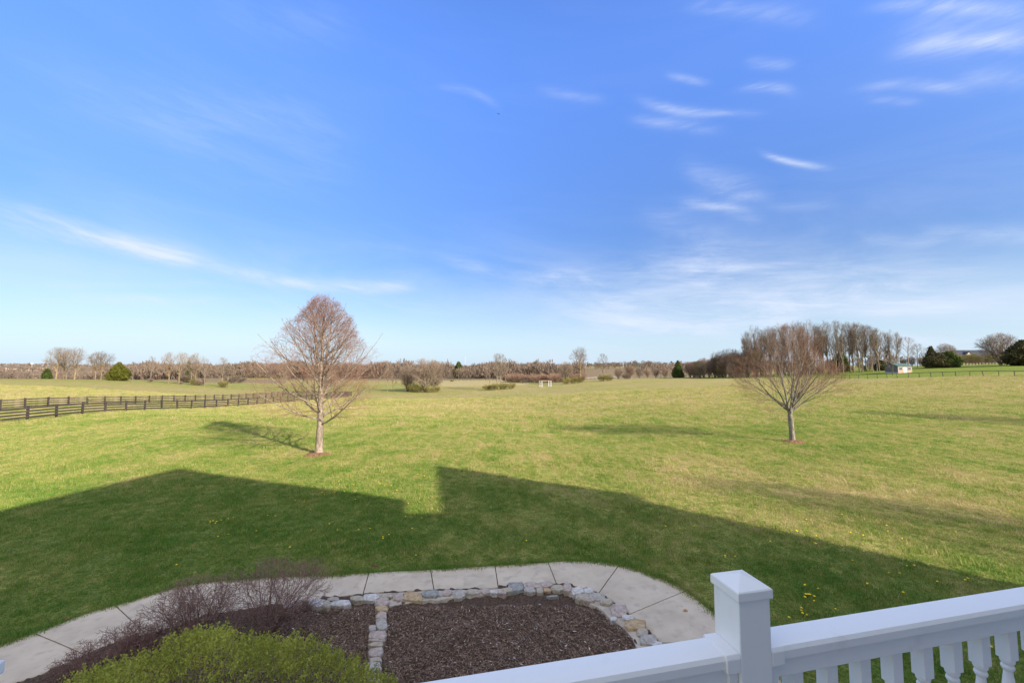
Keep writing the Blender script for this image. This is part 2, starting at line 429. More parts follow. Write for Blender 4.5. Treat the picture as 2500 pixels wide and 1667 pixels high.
M['blue_roof'] = mat_noise('slate_blue_roof', (0.028, 0.033, 0.048), (0.05, 0.055, 0.07), 1.5, 0.75)
M['cream'] = mat_noise('cream_siding', (0.52, 0.46, 0.38), (0.62, 0.56, 0.48), 1, 0.85)
M['brick'] = mat_noise('red_brick', (0.26, 0.12, 0.08), (0.36, 0.18, 0.12), 1, 0.9)
M['grey_roof'] = mat_noise('grey_shingle', (0.10, 0.10, 0.11), (0.17, 0.17, 0.18), 3, 0.9)
M['steel'] = mat_noise('galvanised_steel', (0.40, 0.42, 0.45), (0.50, 0.52, 0.55), 2, 0.5)
M['dark'] = mat_noise('dark_feather', (0.015, 0.015, 0.018), (0.03, 0.03, 0.035), 20, 0.7)
M['deck'] = mat_noise('grey_decking', (0.30, 0.29, 0.28), (0.40, 0.39, 0.37), 3, 0.8)

# ------------------------------------------------------------------ terrain
TY = [1, 12, 24, 40, 60, 80, 116, 150, 200, 300, 450, 700, 1200, 2500, 5200]
TC = {
    -150: [0, 0, 0.1, -.2, 0.2, .4, .7, .9, -2.0, -8, -8, -8, -8, 0, 16],
    0:    [0, 0, 0.1, -.3, 0.0, .2, .5, .6, -2.5, -8, -8, -8, -8, 0, 16],
    150:  [0, 0, 0.2, -.2, -.5, -.3, 0.1, .4, -1.8, -8, -8, -8, -8, 0, 16],
    300:  [0, 0, 0.2, 0.1, -.9, -1.0, -.8, -.15, -1.2, -6, -7, -7, -7, 0, 16],
    430:  [0, 0, 0.1, 0.2, -1.1, -1.6, -1.7, -1.1, -2.4, -5, -6, -6, -7, 0, 16],
    560:  [0, 0, 0.0, -.1, -1.4, -2.2, -2.6, -2.2, -3.3, -4.0, -5, -6, -7, 0, 14],
    720:  [0, 0, 0, -.3, -1.4, -2.3, -3.3, -3.8, -4.4, -4.7, -5, -6, -7, 0, 12],
    870:  [0, 0, 0, -.4, -1.4, -2.3, -3.5, -4.0, -4.4, -5, -5, -6, -7, 0, 12],
    1050: [0, 0, 0, -.6, -1.5, -2.3, -3.5, -4.0, -3.4, -4.9, -5, -5, -5, 0, 12],
    1200: [0, 0, 0, -.9, -1.8, -2.4, -3.1, -3.4, -2.8, -4.8, -5, -5, -5, 0, 12],
    1330: [0, 0, -.1, -.95, -1.6, -2.0, -2.4, -2.6, -3.3, -4.6, -5, -4, -3, 0, 12],
    1450: [0, 0, -.1, -.75, -1.0, -1.2, -1.4, -1.6, -1.9, -4, -2, 1.0, 2, 3, 12],
    1600: [0, 0, 0, -.3, -.4, -.5, -.6, -.7, -.75, -3.0, -1, 2.0, 3, 4, 12],
    1800: [0, 0, 0, 0, .1, .1, .1, .2, -.1, -.8, 0, 2, 3, 4, 12],
    2030: [0, 0, .05, .2, .3, .4, .6, 1.9, 2.6, 3, 3, 3, 3, 4, 12],
    2200: [0, 0, .05, .3, .6, 1.0, 2.0, 3.9, 5.2, 5, 4, 3, 3, 4, 12],
    2350: [0, 0, .05, .4, .9, 1.7, 3.2, 5.2, 6.0, 6, 5, 3, 3, 4, 12],
    2500: [0, 0, .05, .5, 1.2, 2.3, 4.4, 6.2, 6.6, 6, 5, 3, 3, 4, 12],
    2700: [0, 0, .05, .6, 1.5, 2.8, 5.0, 6.8, 7.0, 6, 5, 3, 3, 4, 12]}
_pc = np.array([math.atan((k - 1250) / FPX) for k in TC]); _tab = np.array([TC[k] for k in TC])
PH = np.linspace(_pc[0], _pc[-1], 220); LY = np.linspace(0, math.log(5200), 260)
_t1 = np.array([np.interp(LY, np.log(TY), r) for r in _tab])
_t2 = np.array([np.interp(PH, _pc, _t1[:, j]) for j in range(len(LY))]).T
def _blur(a, k, ax):
    w = np.exp(-np.linspace(-2, 2, 2 * k + 1) ** 2); w /= w.sum()
    pad = [(0, 0), (0, 0)]; pad[ax] = (k, k); a = np.pad(a, pad, mode='edge')
    return np.apply_along_axis(lambda r: np.convolve(r, w, 'valid'), ax, a)
_t2 = _blur(_blur(_t2, 4, 1), 7, 0)

def terr(X, Y):
    X = np.asarray(X, float); Y = np.asarray(Y, float)
    r = np.hypot(X, Y); ph = np.arctan2(X, Y)
    pcl = np.clip(ph, PH[0], PH[-1])
    yy = np.log(np.clip(r * np.cos(pcl), 1.0, 5100))
    i = (pcl - PH[0]) / (PH[1] - PH[0]); j = yy / (LY[1] - LY[0])
    i0 = np.clip(i.astype(int), 0, len(PH) - 2); j0 = np.clip(j.astype(int), 0, len(LY) - 2)
    fi = i - i0; fj = j - j0
    z = (_t2[i0, j0] * (1 - fi) * (1 - fj) + _t2[i0 + 1, j0] * fi * (1 - fj) + _t2[i0, j0 + 1] * (1 - fi) * fj + _t2[i0 + 1, j0 + 1] * fi * fj)
    back = np.clip((np.abs(ph) - 1.15) / 0.8, 0, 1); back = back * back * (3 - 2 * back)
    z = z * (1 - back) + 0.0 * back
    # gentle natural roll
    a = np.clip((r - 14) / 30, 0, 1)
    z = z + a * 0.06 * (np.sin(X * 0.31 + 1.3) * np.cos(Y * 0.23 + 0.4) + 0.6 * np.sin(X * 0.11 - Y * 0.17))
    return z
def tz(x, y): return float(terr(np.array([x]), np.array([y]))[0])

def at(px, Y):
    """ground point at depth Y in the direction of column px"""
    X = (px - 1250) / FPX * Y * 1.0
    return X, Y, tz(X, Y)

def flat(px, py, z=0.0):
    d = ray(px, py); k = (z - 5) / d[2]
    return (d[0] * k, d[1] * k)

def ground_hit(px, py):
    d = ray(px, py); k = 4.0 / d[1]
    for _ in range(4000):
        x, y, z = d[0] * k, d[1] * k, 5 + d[2] * k
        if z <= tz(x, y): break
        k *= 1.004
    return x, y, tz(x, y)

# path geometry (outer = lawn side, inner = bed side), as measured on the ground
OUT = [(-40, 1590), (0, 1578), (73, 1551), (153, 1523), (218, 1496), (289, 1479), (340, 1462), (408, 1440), (510, 1423), (646, 1413), (800, 1406), (895, 1401), (1057, 1393), (1203, 1384),
       (1334, 1376), (1387, 1372), (1457, 1373), (1515, 1382), (1574, 1398), (1644, 1427), (1677, 1448), (1714, 1476), (1743, 1500), (1830, 1575), (1915, 1655), (1990, 1740)]
INN = [(-40, 1700), (44, 1667), (102, 1650), (204, 1602), (289, 1568), (408, 1540), (510, 1503), (680, 1479), (755, 1467), (882, 1452), (925, 1449), (1058, 1442), (1217, 1438), (1242, 1432),
       (1354, 1427), (1399, 1432), (1462, 1448), (1500, 1472), (1537, 1502), (1574, 1532), (1612, 1572), (1650, 1620), (1690, 1672), (1730, 1740)]
JO = [(-40, 1590), (73, 1551), (289, 1479), (470, 1430), (660, 1412), (895, 1401), (1057, 1393), (1203, 1384), (1334, 1376), (1515, 1382), (1677, 1448), (1830, 1575), (1990, 1740)]
JI = [(-40, 1700), (204, 1602), (360, 1552), (520, 1500), (690, 1478), (882, 1452), (1058, 1442), (1217, 1438), (1354, 1427), (1462, 1448), (1537, 1502), (1612, 1572), (1730, 1740)]
OUTg = np.array([flat(*q) for q in OUT]); INNg = np.array([flat(*q) for q in INN])
def poly_param(P):
    d = np.r_[0, np.cumsum(np.hypot(*np.diff(P, axis=0).T))]
    return d
def smooth_line(P, n=160):
    d = poly_param(P); s = np.linspace(0, d[-1], n)
    x = np.interp(s, d, P[:, 0]); y = np.interp(s, d, P[:, 1])
    k = np.array([1, 2, 3, 2, 1.]) / 9
    xs = np.convolve(np.pad(x, 2, mode='edge'), k, 'valid'); ys = np.convolve(np.pad(y, 2, mode='edge'), k, 'valid')
    return np.c_[xs, ys]
OUTs = smooth_line(OUTg); INNs = smooth_line(INNg)
def nearest(P, q): return int(np.argmin(np.hypot(P[:, 0] - q[0], P[:, 1] - q[1])))
def in_poly(X, Y, P):
    ins = np.zeros(len(X), bool); n = len(P); j = n - 1
    for i in range(n):
        xi, yi = P[i]; xj, yj = P[j]
        c = ((yi > Y) != (yj > Y)) & (X < (xj - xi) * (Y - yi) / (yj - yi + 1e-12) + xi)
        ins ^= c; j = i
    return ins
YARD = np.vstack([OUTs, [[6.5, 4.0], [6.5, -1], [-12, -1], [-14, 6.0]]])      # path, bed and everything house-side

def build_ground():
    phs = np.r_[np.linspace(-math.pi, -1.1, 40, endpoint=False), np.linspace(-1.1, 1.1, 420), np.linspace(1.1, math.pi, 41)[1:-1]]
    rs = np.r_[0.4, np.exp(np.linspace(math.log(1.5), math.log(6500), 330))]
    PHg, Rg = np.meshgrid(phs, rs)
    X = Rg * np.sin(PHg); Y = Rg * np.cos(PHg); Z = terr(X, Y)
    n = len(phs); m_ = len(rs)
    V = np.c_[X.ravel(), Y.ravel(), Z.ravel()]
    V = np.vstack([V, [[0, 0, 0]]])
    idx = np.arange(n * m_).reshape(m_, n)
    a = idx[:-1, :]; b = idx[1:, :]; a2 = np.roll(a, -1, 1); b2 = np.roll(b, -1, 1)
    F = np.stack([a.ravel(), a2.ravel(), b2.ravel(), b.ravel()], 1)[:, ::-1]
    # centre fan as degenerate-free tris appended through from_pydata is avoided: inner ring radius is tiny and under the deck
    me = np_mesh('lawn', V[:-1], F, M['ground'], smooth=True)
    px = 1250 + FPX * X / np.maximum(Y, 1e-3); px[Y <= 0.5] = -9999
    def band(v, a_, b_, s): return np.clip((v - a_) / s + .5, 0, 1) * np.clip((b_ - v) / s + .5, 0, 1)
    tan = np.maximum.reduce([band(px, 1075, 1292, 30) * band(Y, 172, 262, 12), 0.75 * band(px, -400, 660, 60) * band(Y, 88, 97, 6), 0.5 * band(px, -400, 620, 60) * band(Y, 62, 84, 12)])
    brn = np.maximum.reduce([band(px, 555, 700, 30) * band(Y, 215, 290, 12), band(px, 1380, 1760, 40) * band(Y, 240, 900, 20), band(px, 700, 1380, 30) * band(Y, 275, 5200, 12), band(px, -400, 560, 30) * band(Y, 200, 5200, 20)])
    # lawn beyond the rail fence, running to the shed
    fx = 101.3 + (127 - Y) / 2.35 * 0.64
    lush = ((X > fx + 0.5) & (Y > 40) & (Y < 215)).astype(float)
    lush = np.maximum(lush, .45 * band(px, -300, 1080, 120) * band(Y, 122, 215, 30))
    z = np.stack([tan, brn, lush], -1).reshape(-1, 3).astype(np.float32)
    at_ = me.attributes.new('zone', 'FLOAT_VECTOR', 'POINT'); at_.data.foreach_set('vector', z.ravel())
    o = link_mesh('ground', me); tag(o, 'rolling green and straw coloured field falling away from the house', kind='structure')
    return o
build_ground()

# ------------------------------------------------------------------ tubes and trees
class Tubes:
    def __init__(s): s.b = {}
    def add(s, pts, rr, sides, tint):
        s.b.setdefault((len(pts), sides), []).append((pts, rr, tint))
    def arrays(s):
        Vs, Fs, Ts = [], [], []; off = 0
        for (n, k), L in s.b.items():
            P = np.array([q[0] for q in L], float); R = np.array([q[1] for q in L], float); T = np.array([q[2] for q in L], float)
            B = len(L)
            tan = np.gradient(P, axis=1); tan /= np.linalg.norm(tan, axis=2, keepdims=True) + 1e-9
            ref = np.where(np.abs(tan[:, :1, 2:3]) > 0.9, np.array([1., 0, 0]), np.array([0, 0, 1.]))
            ref = np.broadcast_to(ref, tan.shape)
            u = np.cross(tan, ref); u /= np.linalg.norm(u, axis=2, keepdims=True) + 1e-9
            v = np.cross(tan, u)
            a = np.arange(k) * 2 * math.pi / k
            ring = P[:, :, None, :] + R[:, :, None, None] * (np.cos(a)[None, None, :, None] * u[:, :, None, :] + np.sin(a)[None, None, :, None] * v[:, :, None, :])
            Vs.append(ring.reshape(-1, 3)); Ts.append(np.repeat(T, n * k))
            base = off + (np.arange(B) * n * k)[:, None, None] + (np.arange(n - 1) * k)[None, :, None]
            j = np.arange(k); j2 = (j + 1) % k
            f = np.stack([base + j, base + j2, base + j2 + k, base + j + k], -1)
            Fs.append(f.reshape(-1, 4)); off += B * n * k
        return np.vstack(Vs), np.vstack(Fs), np.concatenate(Ts)
    def mesh(s, name, mat, smooth=True):
        V, F, T = s.arrays()
        return np_mesh(name, V, F, mat, smooth=smooth, tint=T)

def vadd(a, b, k=1.0): return (a[0] + b[0] * k, a[1] + b[1] * k, a[2] + b[2] * k)
def vnorm(a):
    l = math.sqrt(a[0] ** 2 + a[1] ** 2 + a[2] ** 2) or 1e-9
    return (a[0] / l, a[1] / l, a[2] / l)
def perp(rng, d):
    while True:
        r = (rng.gauss(0, 1), rng.gauss(0, 1), rng.gauss(0, 1))
        k = r[0] * d[0] + r[1] * d[1] + r[2] * d[2]
        p = (r[0] - k * d[0], r[1] - k * d[1], r[2] - k * d[2])
        if p[0] ** 2 + p[1] ** 2 + p[2] ** 2 > 0.01: return vnorm(p)

class Tree:
    """bare tree: P = dict of parameters; limbs go to self.trunk, twigs to self.crown, tips collected"""
    def __init__(s, seed, prof, P):
        s.rng = random.Random(seed); s.prof = prof; s.P = P
        s.trunk = Tubes(); s.crown = Tubes(); s.tips = []; s.cx = P.get('cx', 0.0); s.count = 0; s.ph = (seed * 1.7) % 6.28
    def rmax(s, z):
        return float(np.interp(z, [p[0] for p in s.prof], [p[1] for p in s.prof], left=0, right=-1)) if False else s._interp(z)
    def _interp(s, z):
        pr = s.prof
        if z <= pr[0][0]: return pr[0][1]
        if z >= pr[-1][0]: return -1
        for a, b in zip(pr, pr[1:]):
            if z <= b[0]: return a[1] + (b[1] - a[1]) * (z - a[0]) / (b[0] - a[0])
        return -1
    def inside(s, p, k=1.0):
        a = math.atan2(p[1], p[0]); h = s.prof[-1][0]
        lob = 1 + .12 * math.sin(3 * a + 7 * p[2] / h + s.ph) + .10 * math.sin(5 * a - 13 * p[2] / h + 2 * s.ph) + .07 * math.sin(9 * a + 23 * p[2] / h)
        return math.hypot(p[0] - s.cx, p[1]) < s._interp(p[2]) * lob * k
    def maxlen(s, p, d, L):
        n = 10; up = s.P.get('up', 0.25); dd = d; q = p
        for i in range(n):
            dd = vnorm((dd[0], dd[1], dd[2] + up * L / n * 0.35))
            q = vadd(q, dd, L / n)
            if not s.inside(q): return L * (i + 1) / n
        return L
    def branch(s, p, d, L, r, lvl, vigor=1.0):
        P = s.P; rng = s.rng
        if lvl > 0 and L > 0.05:
            L = s.maxlen(p, d, L) * (rng.uniform(P.get('soft1', .55), 1.1) if lvl == 1 else rng.uniform(0.55, 1.12))
        if L < P['minlen']: return
        last = lvl >= P['levels'] - 1
        n = P['seg'][min(lvl, len(P['seg']) - 1)]
        pts = [p]; ds = [d]; q = p; dd = d
        wig = P['wig'][min(lvl, len(P['wig']) - 1)]; up = P['up']
        for i in range(n):
            dd = vnorm((dd[0] + rng.gauss(0, wig), dd[1] + rng.gauss(0, wig), dd[2] + rng.gauss(0, wig) * 0.6 + up * L / n * (1 if lvl else 0.2)))
            q = vadd(q, dd, L / n); pts.append(q); ds.append(dd)
        r_end = max(P['rtip'], r * (0.25 if lvl else 0.3))
        rr = [r + (r_end - r) * (i / n) ** 0.9 for i in range(n + 1)]
        sides = 9 if lvl == 0 else (6 if lvl == 1 else (4 if lvl == 2 and not last else 3))
        dst = s.trunk if lvl <= P.get('trunk_lvl', 1) else s.crown
        dst.add(pts, rr, sides, min(1.0, lvl / max(1, P['levels'] - 1) * rng.uniform(.6, 1.1)))
        s.count += 1
        if last:
            s.tips.append((pts[-1], ds[-1])); 
            if n > 1: s.tips.append((pts[-2], ds[-2]))
            return
        nb = P['nb'][lvl]; nc = max(2, int(round(nb * (L if P.get('perlen') else 1) * rng.uniform(.85, 1.15))))
        t0 = P['t0'][min(lvl, len(P['t0']) - 1)]
        rot = rng.uniform(0, 6.28)
        for c in range(nc):
            t = t0 + (1 - t0) * ((c + rng.uniform(0.1, .9)) / nc)
            k = t * n; i = min(int(k), n - 1); f = k - i
            b = tuple(pts[i][j] + (pts[i + 1][j] - pts[i][j]) * f for j in range(3)); bd = ds[i + 1]
            rot += 2.4 + rng.uniform(-.4, .4)
            e1 = vnorm((bd[1], -bd[0], 0.0001)) if abs(bd[2]) < .99 else (1, 0, 0)
            e2 = (bd[1] * e1[2] - bd[2] * e1[1], bd[2] * e1[0] - bd[0] * e1[2], bd[0] * e1[1] - bd[1] * e1[0])
            ang = P['ang'][min(lvl, len(P['ang']) - 1)] 
            if lvl == 0: ang = ang[0] + (ang[1] - ang[0]) * t if isinstance(ang, tuple) else ang
            ang = math.radians(ang + rng.gauss(0, 7))
            side = (e1[0] * math.cos(rot) + e2[0] * math.sin(rot), e1[1] * math.cos(rot) + e2[1] * math.sin(rot), e1[2] * math.cos(rot) + e2[2] * math.sin(rot))
            cd = vnorm((bd[0] * math.cos(ang) + side[0] * math.sin(ang), bd[1] * math.cos(ang) + side[1] * math.sin(ang), bd[2] * math.cos(ang) + side[2] * math.sin(ang)))
            cr = max(P['rtip'], rr[i] * P['rr'][min(lvl, len(P['rr']) - 1)] * rng.uniform(.8, 1.1))
            cl = P['len'][min(lvl, len(P['len']) - 1)] * (1 if lvl == 0 else (0.55 + 0.75 * (1 - t))) * rng.uniform(.75, 1.2)
            s.branch(b, cd, cl, cr, lvl + 1)

def tri_cloud(rng, pts, dirs, size, per, spread):
    """small triangles scattered about points -> V,F,tint"""
    pts = np.repeat(np.asarray(pts), per, axis=0); n = len(pts)
    c = pts + rng.normal(0, spread, (n, 3))
    a = rng.normal(0, 1, (n, 3)); a /= np.linalg.norm(a, axis=1, keepdims=True)
    b = rng.normal(0, 1, (n, 3)); b -= (a * b).sum(1, keepdims=True) * a; b /= np.linalg.norm(b, axis=1, keepdims=True)
    sz = size * rng.uniform(.6, 1.4, (n, 1))
    V = np.stack([c - a * sz, c + a * sz * .2 + b * sz * .7, c + a * sz, c + a * sz * .1 - b * sz * .6], 1).reshape(-1, 3)
    F = np.arange(n * 4).reshape(n, 4)
    t = np.repeat(rng.uniform(0, 1, n), 4)
    return V, F, t

def add_tree(name, meshes, loc, label, cat='tree', group=None, rz=0.0, scale=(1, 1, 1), tilt=0.0):
    r = empty(name, loc, rz); r.scale = scale; r.rotation_euler = (tilt, 0, rz)
    tag(r, label, cat, group)
    for nm, me in meshes: link_mesh(nm, me, r)
    return r

# --- the large lawn tree on the left
def big_lawn_tree():
    P = dict(levels=5, up=0.11, wig=[.018, .055, .08, .10, .12], soft1=.86, seg=[9, 7, 5, 4, 3], nb=[40, 12, 5, 3], t0=[.02, .14, .12, .1], ang=[(74, 34), 34, 36, 36],
             rr=[.34, .5, .55, .6], len=[4.9, 1.75, .95, .52], rtip=.0030, minlen=.07, trunk_lvl=1)
    prof = [(1.2, 1.6), (1.9, 3.2), (2.6, 4.0), (3.4, 4.2), (4.2, 4.1), (5.0, 3.7), (5.8, 3.1), (6.6, 2.35), (7.4, 1.8), (8.1, 1.25), (8.7, .8), (9.2, .35)]
    T = Tree(11, prof, P)
    # lower trunk with root flare, then two leaders
    P2 = dict(P)
    T.trunk.add([(0, 0, -.1), (0, 0, .12), (.01, 0, .5), (.02, 0, 1.0), (.03, .01, 1.5)], [.30, .235, .20, .185, .185], 14, 0.1)
    T.branch((.03, .01, 1.45), vnorm((.02, 0, 1)), 6.5, .175, 0)
    P['nb'] = [9, 6, 4, 3]; P['t0'][0] = .12; P['ang'] = [(52, 26), 34, 36, 36]; P['len'] = [3.2, 1.4, .85, .5]
    T.branch((.0, .02, 4.1), vnorm((-.22, .03, 1)), 3.9, .085, 0)
    T.branch((.10, .02, 4.25), vnorm((.16, -.06, 1)), 3.9, .08, 0)
    rng = np.random.default_rng(3)
    tp = np.array([t[0] for t in T.tips]); print('lawn tree', T.count, len(tp))
    sel = rng.random(len(tp)) < .16 + .45 * np.exp(-((tp[:, 0] - 2.6) ** 2 + (tp[:, 2] - 4.2) ** 2) / 1.6) + .18 * np.exp(-((tp[:, 0] + 2.9) ** 2 + (tp[:, 2] - 4.6) ** 2) / 1.2)
    V, F, t = tri_cloud(rng, tp[sel], None, .014, 3, .02)
    return [('trunk', T.trunk.mesh('trunk', M['bark_pale'])), ('crown', T.crown.mesh('crown', M['twig'])), ('buds', np_mesh('buds', V, F, M['bud'], tint=t))]
meshA = big_lawn_tree()
_x, _y = flat(778, 1108)
lawn_tree = add_tree('lawn_tree', meshA, (_x, _y, tz(_x, _y)), 'large bare young tree with red buds standing in the left of the lawn', 'tree', rz=0.0)

def small_lawn_tree(seed=23):
    P = dict(levels=5, up=0.14, wig=[.05, .06, .08, .10, .12], seg=[7, 7, 5, 4, 3], nb=[6, 5, 4, 3], t0=[.12, .15, .12, .1], ang=[(40, 24), 28, 33, 36],
             rr=[.55, .52, .55, .6], len=[4.6, 2.0, 1.0, .55], rtip=.0032, minlen=.07, trunk_lvl=1)
    prof = [(1.4, .6), (2.0, 1.9), (2.8, 2.9), (3.6, 3.5), (4.6, 3.2), (5.4, 2.5), (6.2, 2.1), (6.9, 1.7), (7.4, 1.2), (7.8, .3)]
    T = Tree(seed, prof, P)
    T.trunk.add([(0, 0, -.1), (0, 0, .1), (-.02, 0, .5), (-.04, 0, 1.0), (-.06, 0, 1.45), (-.1, 0, 1.8)], [.21, .17, .155, .145, .15, .12], 12, 0.1)
    for k, (dx, dy, L, r) in enumerate([(.13, .02, 4.9, .078), (-.16, .05, 4.9, .075), (.0, -.2, 4.5, .06), (.5, .1, 4.2, .055), (-.6, .0, 4.2, .06), (.1, .6, 4.0, .05), (-.3, -.6, 3.9, .05),
            (1.15, -.25, 3.6, .048), (-1.2, .25, 3.6, .048), (1.6, .5, 3.1, .04), (-1.5, -.6, 3.0, .038), (.2, -1.2, 3.0, .04), (.9, 1.0, 3.2, .04), (-.9, 1.1, 3.2, .04)]):
        T.branch((-.08 + dx * .08, dy * .05, 1.6 + .05 * k), vnorm((dx, dy, 1)), L, r, 0)
    rng = np.random.default_rng(seed)
    tp = np.array([t[0] for t in T.tips]); print('small lawn tree', T.count, len(tp))
    sel = rng.random(len(tp)) < .34
    V, F, t = tri_cloud(rng, tp[sel], None, .014, 3, .02)
    return [('trunk', T.trunk.mesh('trunk', M['bark_grey'])), ('crown', T.crown.mesh('crown', M['twig2'])), ('buds', np_mesh('buds', V, F, M['bud'], tint=t))]
meshB = small_lawn_tree()
_x, _y = flat(1935, 1080)
add_tree('lawn_tree', meshB, (_x, _y, tz(_x, _y)), 'smaller bare vase shaped tree in a mulch ring in the right of the lawn', 'tree', rz=0.0)
add_tree('lawn_tree', meshB, (50, 29, tz(50, 29)), 'bare lawn tree outside the right edge casting a long shadow', 'tree', rz=2.0, scale=(1.1, 1.1, 1.15))
add_tree('lawn_tree', meshB, (26.5, 2.0, 0), 'tall bare tree beside the house casting branch shadows on the lawn', 'tree', rz=1.2, scale=(.85, .85, 1.45))

def mulch_ring(px, py, r, label):
    x, y = flat(px, py); z = tz(x, y); rng = random.Random(int(px))
    mb = MB(); n = 28
    rings = []
    for k, (f, h) in enumerate([(1.0, .0), (.8, .05), (.5, .10), (.2, .12)]):
        rings.append([(math.cos(a) * r * f * rng.uniform(.88, 1.1), math.sin(a) * r * f * .9 * rng.uniform(.88, 1.1), h + rng.uniform(-.02, .025) * (1 if k else 0) - (0.03 if k == 0 else 0)) for a in [i * 2 * math.pi / n for i in range(n)]])
    mb.loft(rings, cap=True)
    o = mb.build('mulch_ring', M['mulch_red'], loc=(x, y, z)); tag(o, label, 'mulch')
    r2 = np.random.default_rng(int(px)); pts = np.c_[r2.normal(0, r * .42, 260), r2.normal(0, r * .38, 260), np.full(260, .09)]
    pts[:, 2] = .11 - .09 * np.hypot(pts[:, 0], pts[:, 1]) / r
    V, F, t = tri_cloud(r2, pts, None, .03, 1, .01)
    c = link_mesh('wood_chips', np_mesh('wood_chips', V, F, M['mulch_red'], tint=t), o); c['kind'] = 'stuff'
mulch_ring(774, 1111, .78, 'reddish mulch mound around the foot of the large left lawn tree')
mulch_ring(1939, 1081, .72, 'reddish mulch mound around the foot of the smaller right lawn tree')

# --- far trees: a few of each kind, copied
def far_variant(seed, kind):
    rt = .011
    if kind == 'umbrella':      # tall clear trunk, wide vase crown, 12 m
        P = dict(levels=4, up=.05, wig=[.03, .07, .09, .12], seg=[5, 5, 4, 3], nb=[8, 7, 7], t0=[.30, .2, .1], ang=[(50, 34), 34, 38], rr=[.6, .5, .5], len=[6.5, 3.0, 1.5], rtip=rt, minlen=.3, trunk_lvl=1)
        prof = [(3.0, 1.2), (5, 2.8), (7.5, 4.0), (9.5, 4.1), (11, 3.2), (12.0, 1.8), (12.5, .3)]; L0, r0, H0 = 8.5, .26, 12.0
    elif kind == 'oval':
        P = dict(levels=4, up=.08, wig=[.03, .07, .09, .12], seg=[6, 5, 4, 3], nb=[13, 7, 6], t0=[.28, .2, .1], ang=[(62, 28), 34, 38], rr=[.5, .5, .5], len=[5, 2.6, 1.3], rtip=rt, minlen=.3, trunk_lvl=1)
        prof = [(2, 1.2), (4, 3.0), (6, 3.8), (8.5, 3.6), (10.5, 2.6), (11.6, 1.4), (12.2, .3)]; L0, r0, H0 = 10.5, .22, 12.0
    elif kind == 'grove':       # tall, thin, ascending; 18 m
        P = dict(levels=4, up=.05, wig=[.025, .05, .09, .12], seg=[7, 6, 4, 3], nb=[11, 9, 7], t0=[.20, .22, .1], ang=[(34, 20), 30, 38], rr=[.62, .45, .5], len=[9, 2.8, 1.4], rtip=rt, minlen=.35, trunk_lvl=1)
        prof = [(3, 1.0), (7, 2.2), (11, 3.0), (15, 3.3), (17, 2.6), (18.3, 1.3), (18.8, .3)]; L0, r0, H0 = 15.5, .24, 18.0
    elif kind == 'round':       # multi-stem, broad, dense to the ground; 8 m
        P = dict(levels=4, up=.03, wig=[.05, .08, .1, .12], seg=[5, 5, 4, 3], nb=[9, 8, 8], t0=[.12, .15, .1], ang=[(40, 30), 34, 40], rr=[.6, .5, .5], len=[5, 2.2, 1.1], rtip=rt, minlen=.25, trunk_lvl=1)
        prof = [(.3, 1.2), (1.5, 3.4), (3.5, 4.4), (5.2, 4.2), (6.8, 3.0), (7.7, 1.6), (8.1, .3)]; L0, r0, H0 = 5.5, .14, 8.0
    elif kind == 'shrub':       # 3 m
        P = dict(levels=3, up=.05, wig=[.08, .1, .12], seg=[5, 4, 3], nb=[12, 10], t0=[.1, .1], ang=[(35, 30), 38], rr=[.6, .55], len=[1.7, .8], rtip=.013, minlen=.12, trunk_lvl=0)
        prof = [(.0, 1.0), (.6, 1.6), (1.5, 1.8), (2.3, 1.3), (2.8, .7), (3.05, .2)]; L0, r0, H0 = 2.4, .04, 3.0
    T = Tree(seed, prof, P); rng = T.rng
    if kind in ('round', 'shrub'):
        ns = 6 if kind == 'round' else 11
        for k in range(ns):
            a = k * 2.4; sp = .35 if kind == 'round' else .7
            T.branch((math.cos(a) * sp * .4, math.sin(a) * sp * .4, -.1), vnorm((math.cos(a) * sp * rng.uniform(.4, 1.4), math.sin(a) * sp * rng.uniform(.4, 1.4), 1)), L0 * rng.uniform(.8, 1.1), r0, 0)
    else:
        T.branch((0, 0, -.15), vnorm((rng.gauss(0, .03), rng.gauss(0, .03), 1)), L0, r0, 0)
        if kind in ('umbrella', 'grove'):
            P['t0'] = [.1, .2, .1]
            for k in range(2 if kind == 'umbrella' else rng.choice([1, 2])):
                a = rng.uniform(0, 6.28); h = H0 * rng.uniform(.22, .36)
                T.branch((0, 0, h), vnorm((math.cos(a) * .4, math.sin(a) * .4, 1)), L0 - h * .8, r0 * .65, 0)
    return T
KM = {'umbrella': ('ftrunk', 'fcrown'), 'oval': ('ftrunk2', 'fcrown'), 'grove': ('ftrunk2', 'fcrown2'), 'round': ('ftrunk2', 'fcrown'), 'shrub': ('ftrunk2', 'folive')}
VAR = {}
for kind, seeds in dict(umbrella=[1, 2, 3], oval=[4, 5, 6], grove=[7, 8, 9, 10], round=[11, 12], shrub=[13, 14]).items():
    VAR[kind] = []
    for s_ in seeds:
        T = far_variant(s_, kind); tm, cm = KM[kind]
        a = T.trunk.mesh('trunk', M[tm]); b = T.crown.mesh('crown', M[cm])
        VAR[kind].append((a, b))
def recol(me, mat):
    c = me.copy(); c.materials.clear(); c.materials.append(M[mat]); return c
RED = [(a, recol(b, 'fred')) for a, b in VAR['round']]
SHR = [(a, recol(b, 'fcrown')) for a, b in VAR['shrub']]
REDS = [(a, recol(b, 'fred')) for a, b in VAR['shrub']]
OLR = [(a, recol(b, 'folive')) for a, b in VAR['round']]
VAR['red'] = RED; VAR['brown_shrub'] = SHR; VAR['red_shrub'] = REDS; VAR['olive'] = OLR
HT = dict(umbrella=12, oval=12, grove=18, round=8, shrub=3, red=8, brown_shrub=3, red_shrub=3, olive=8)

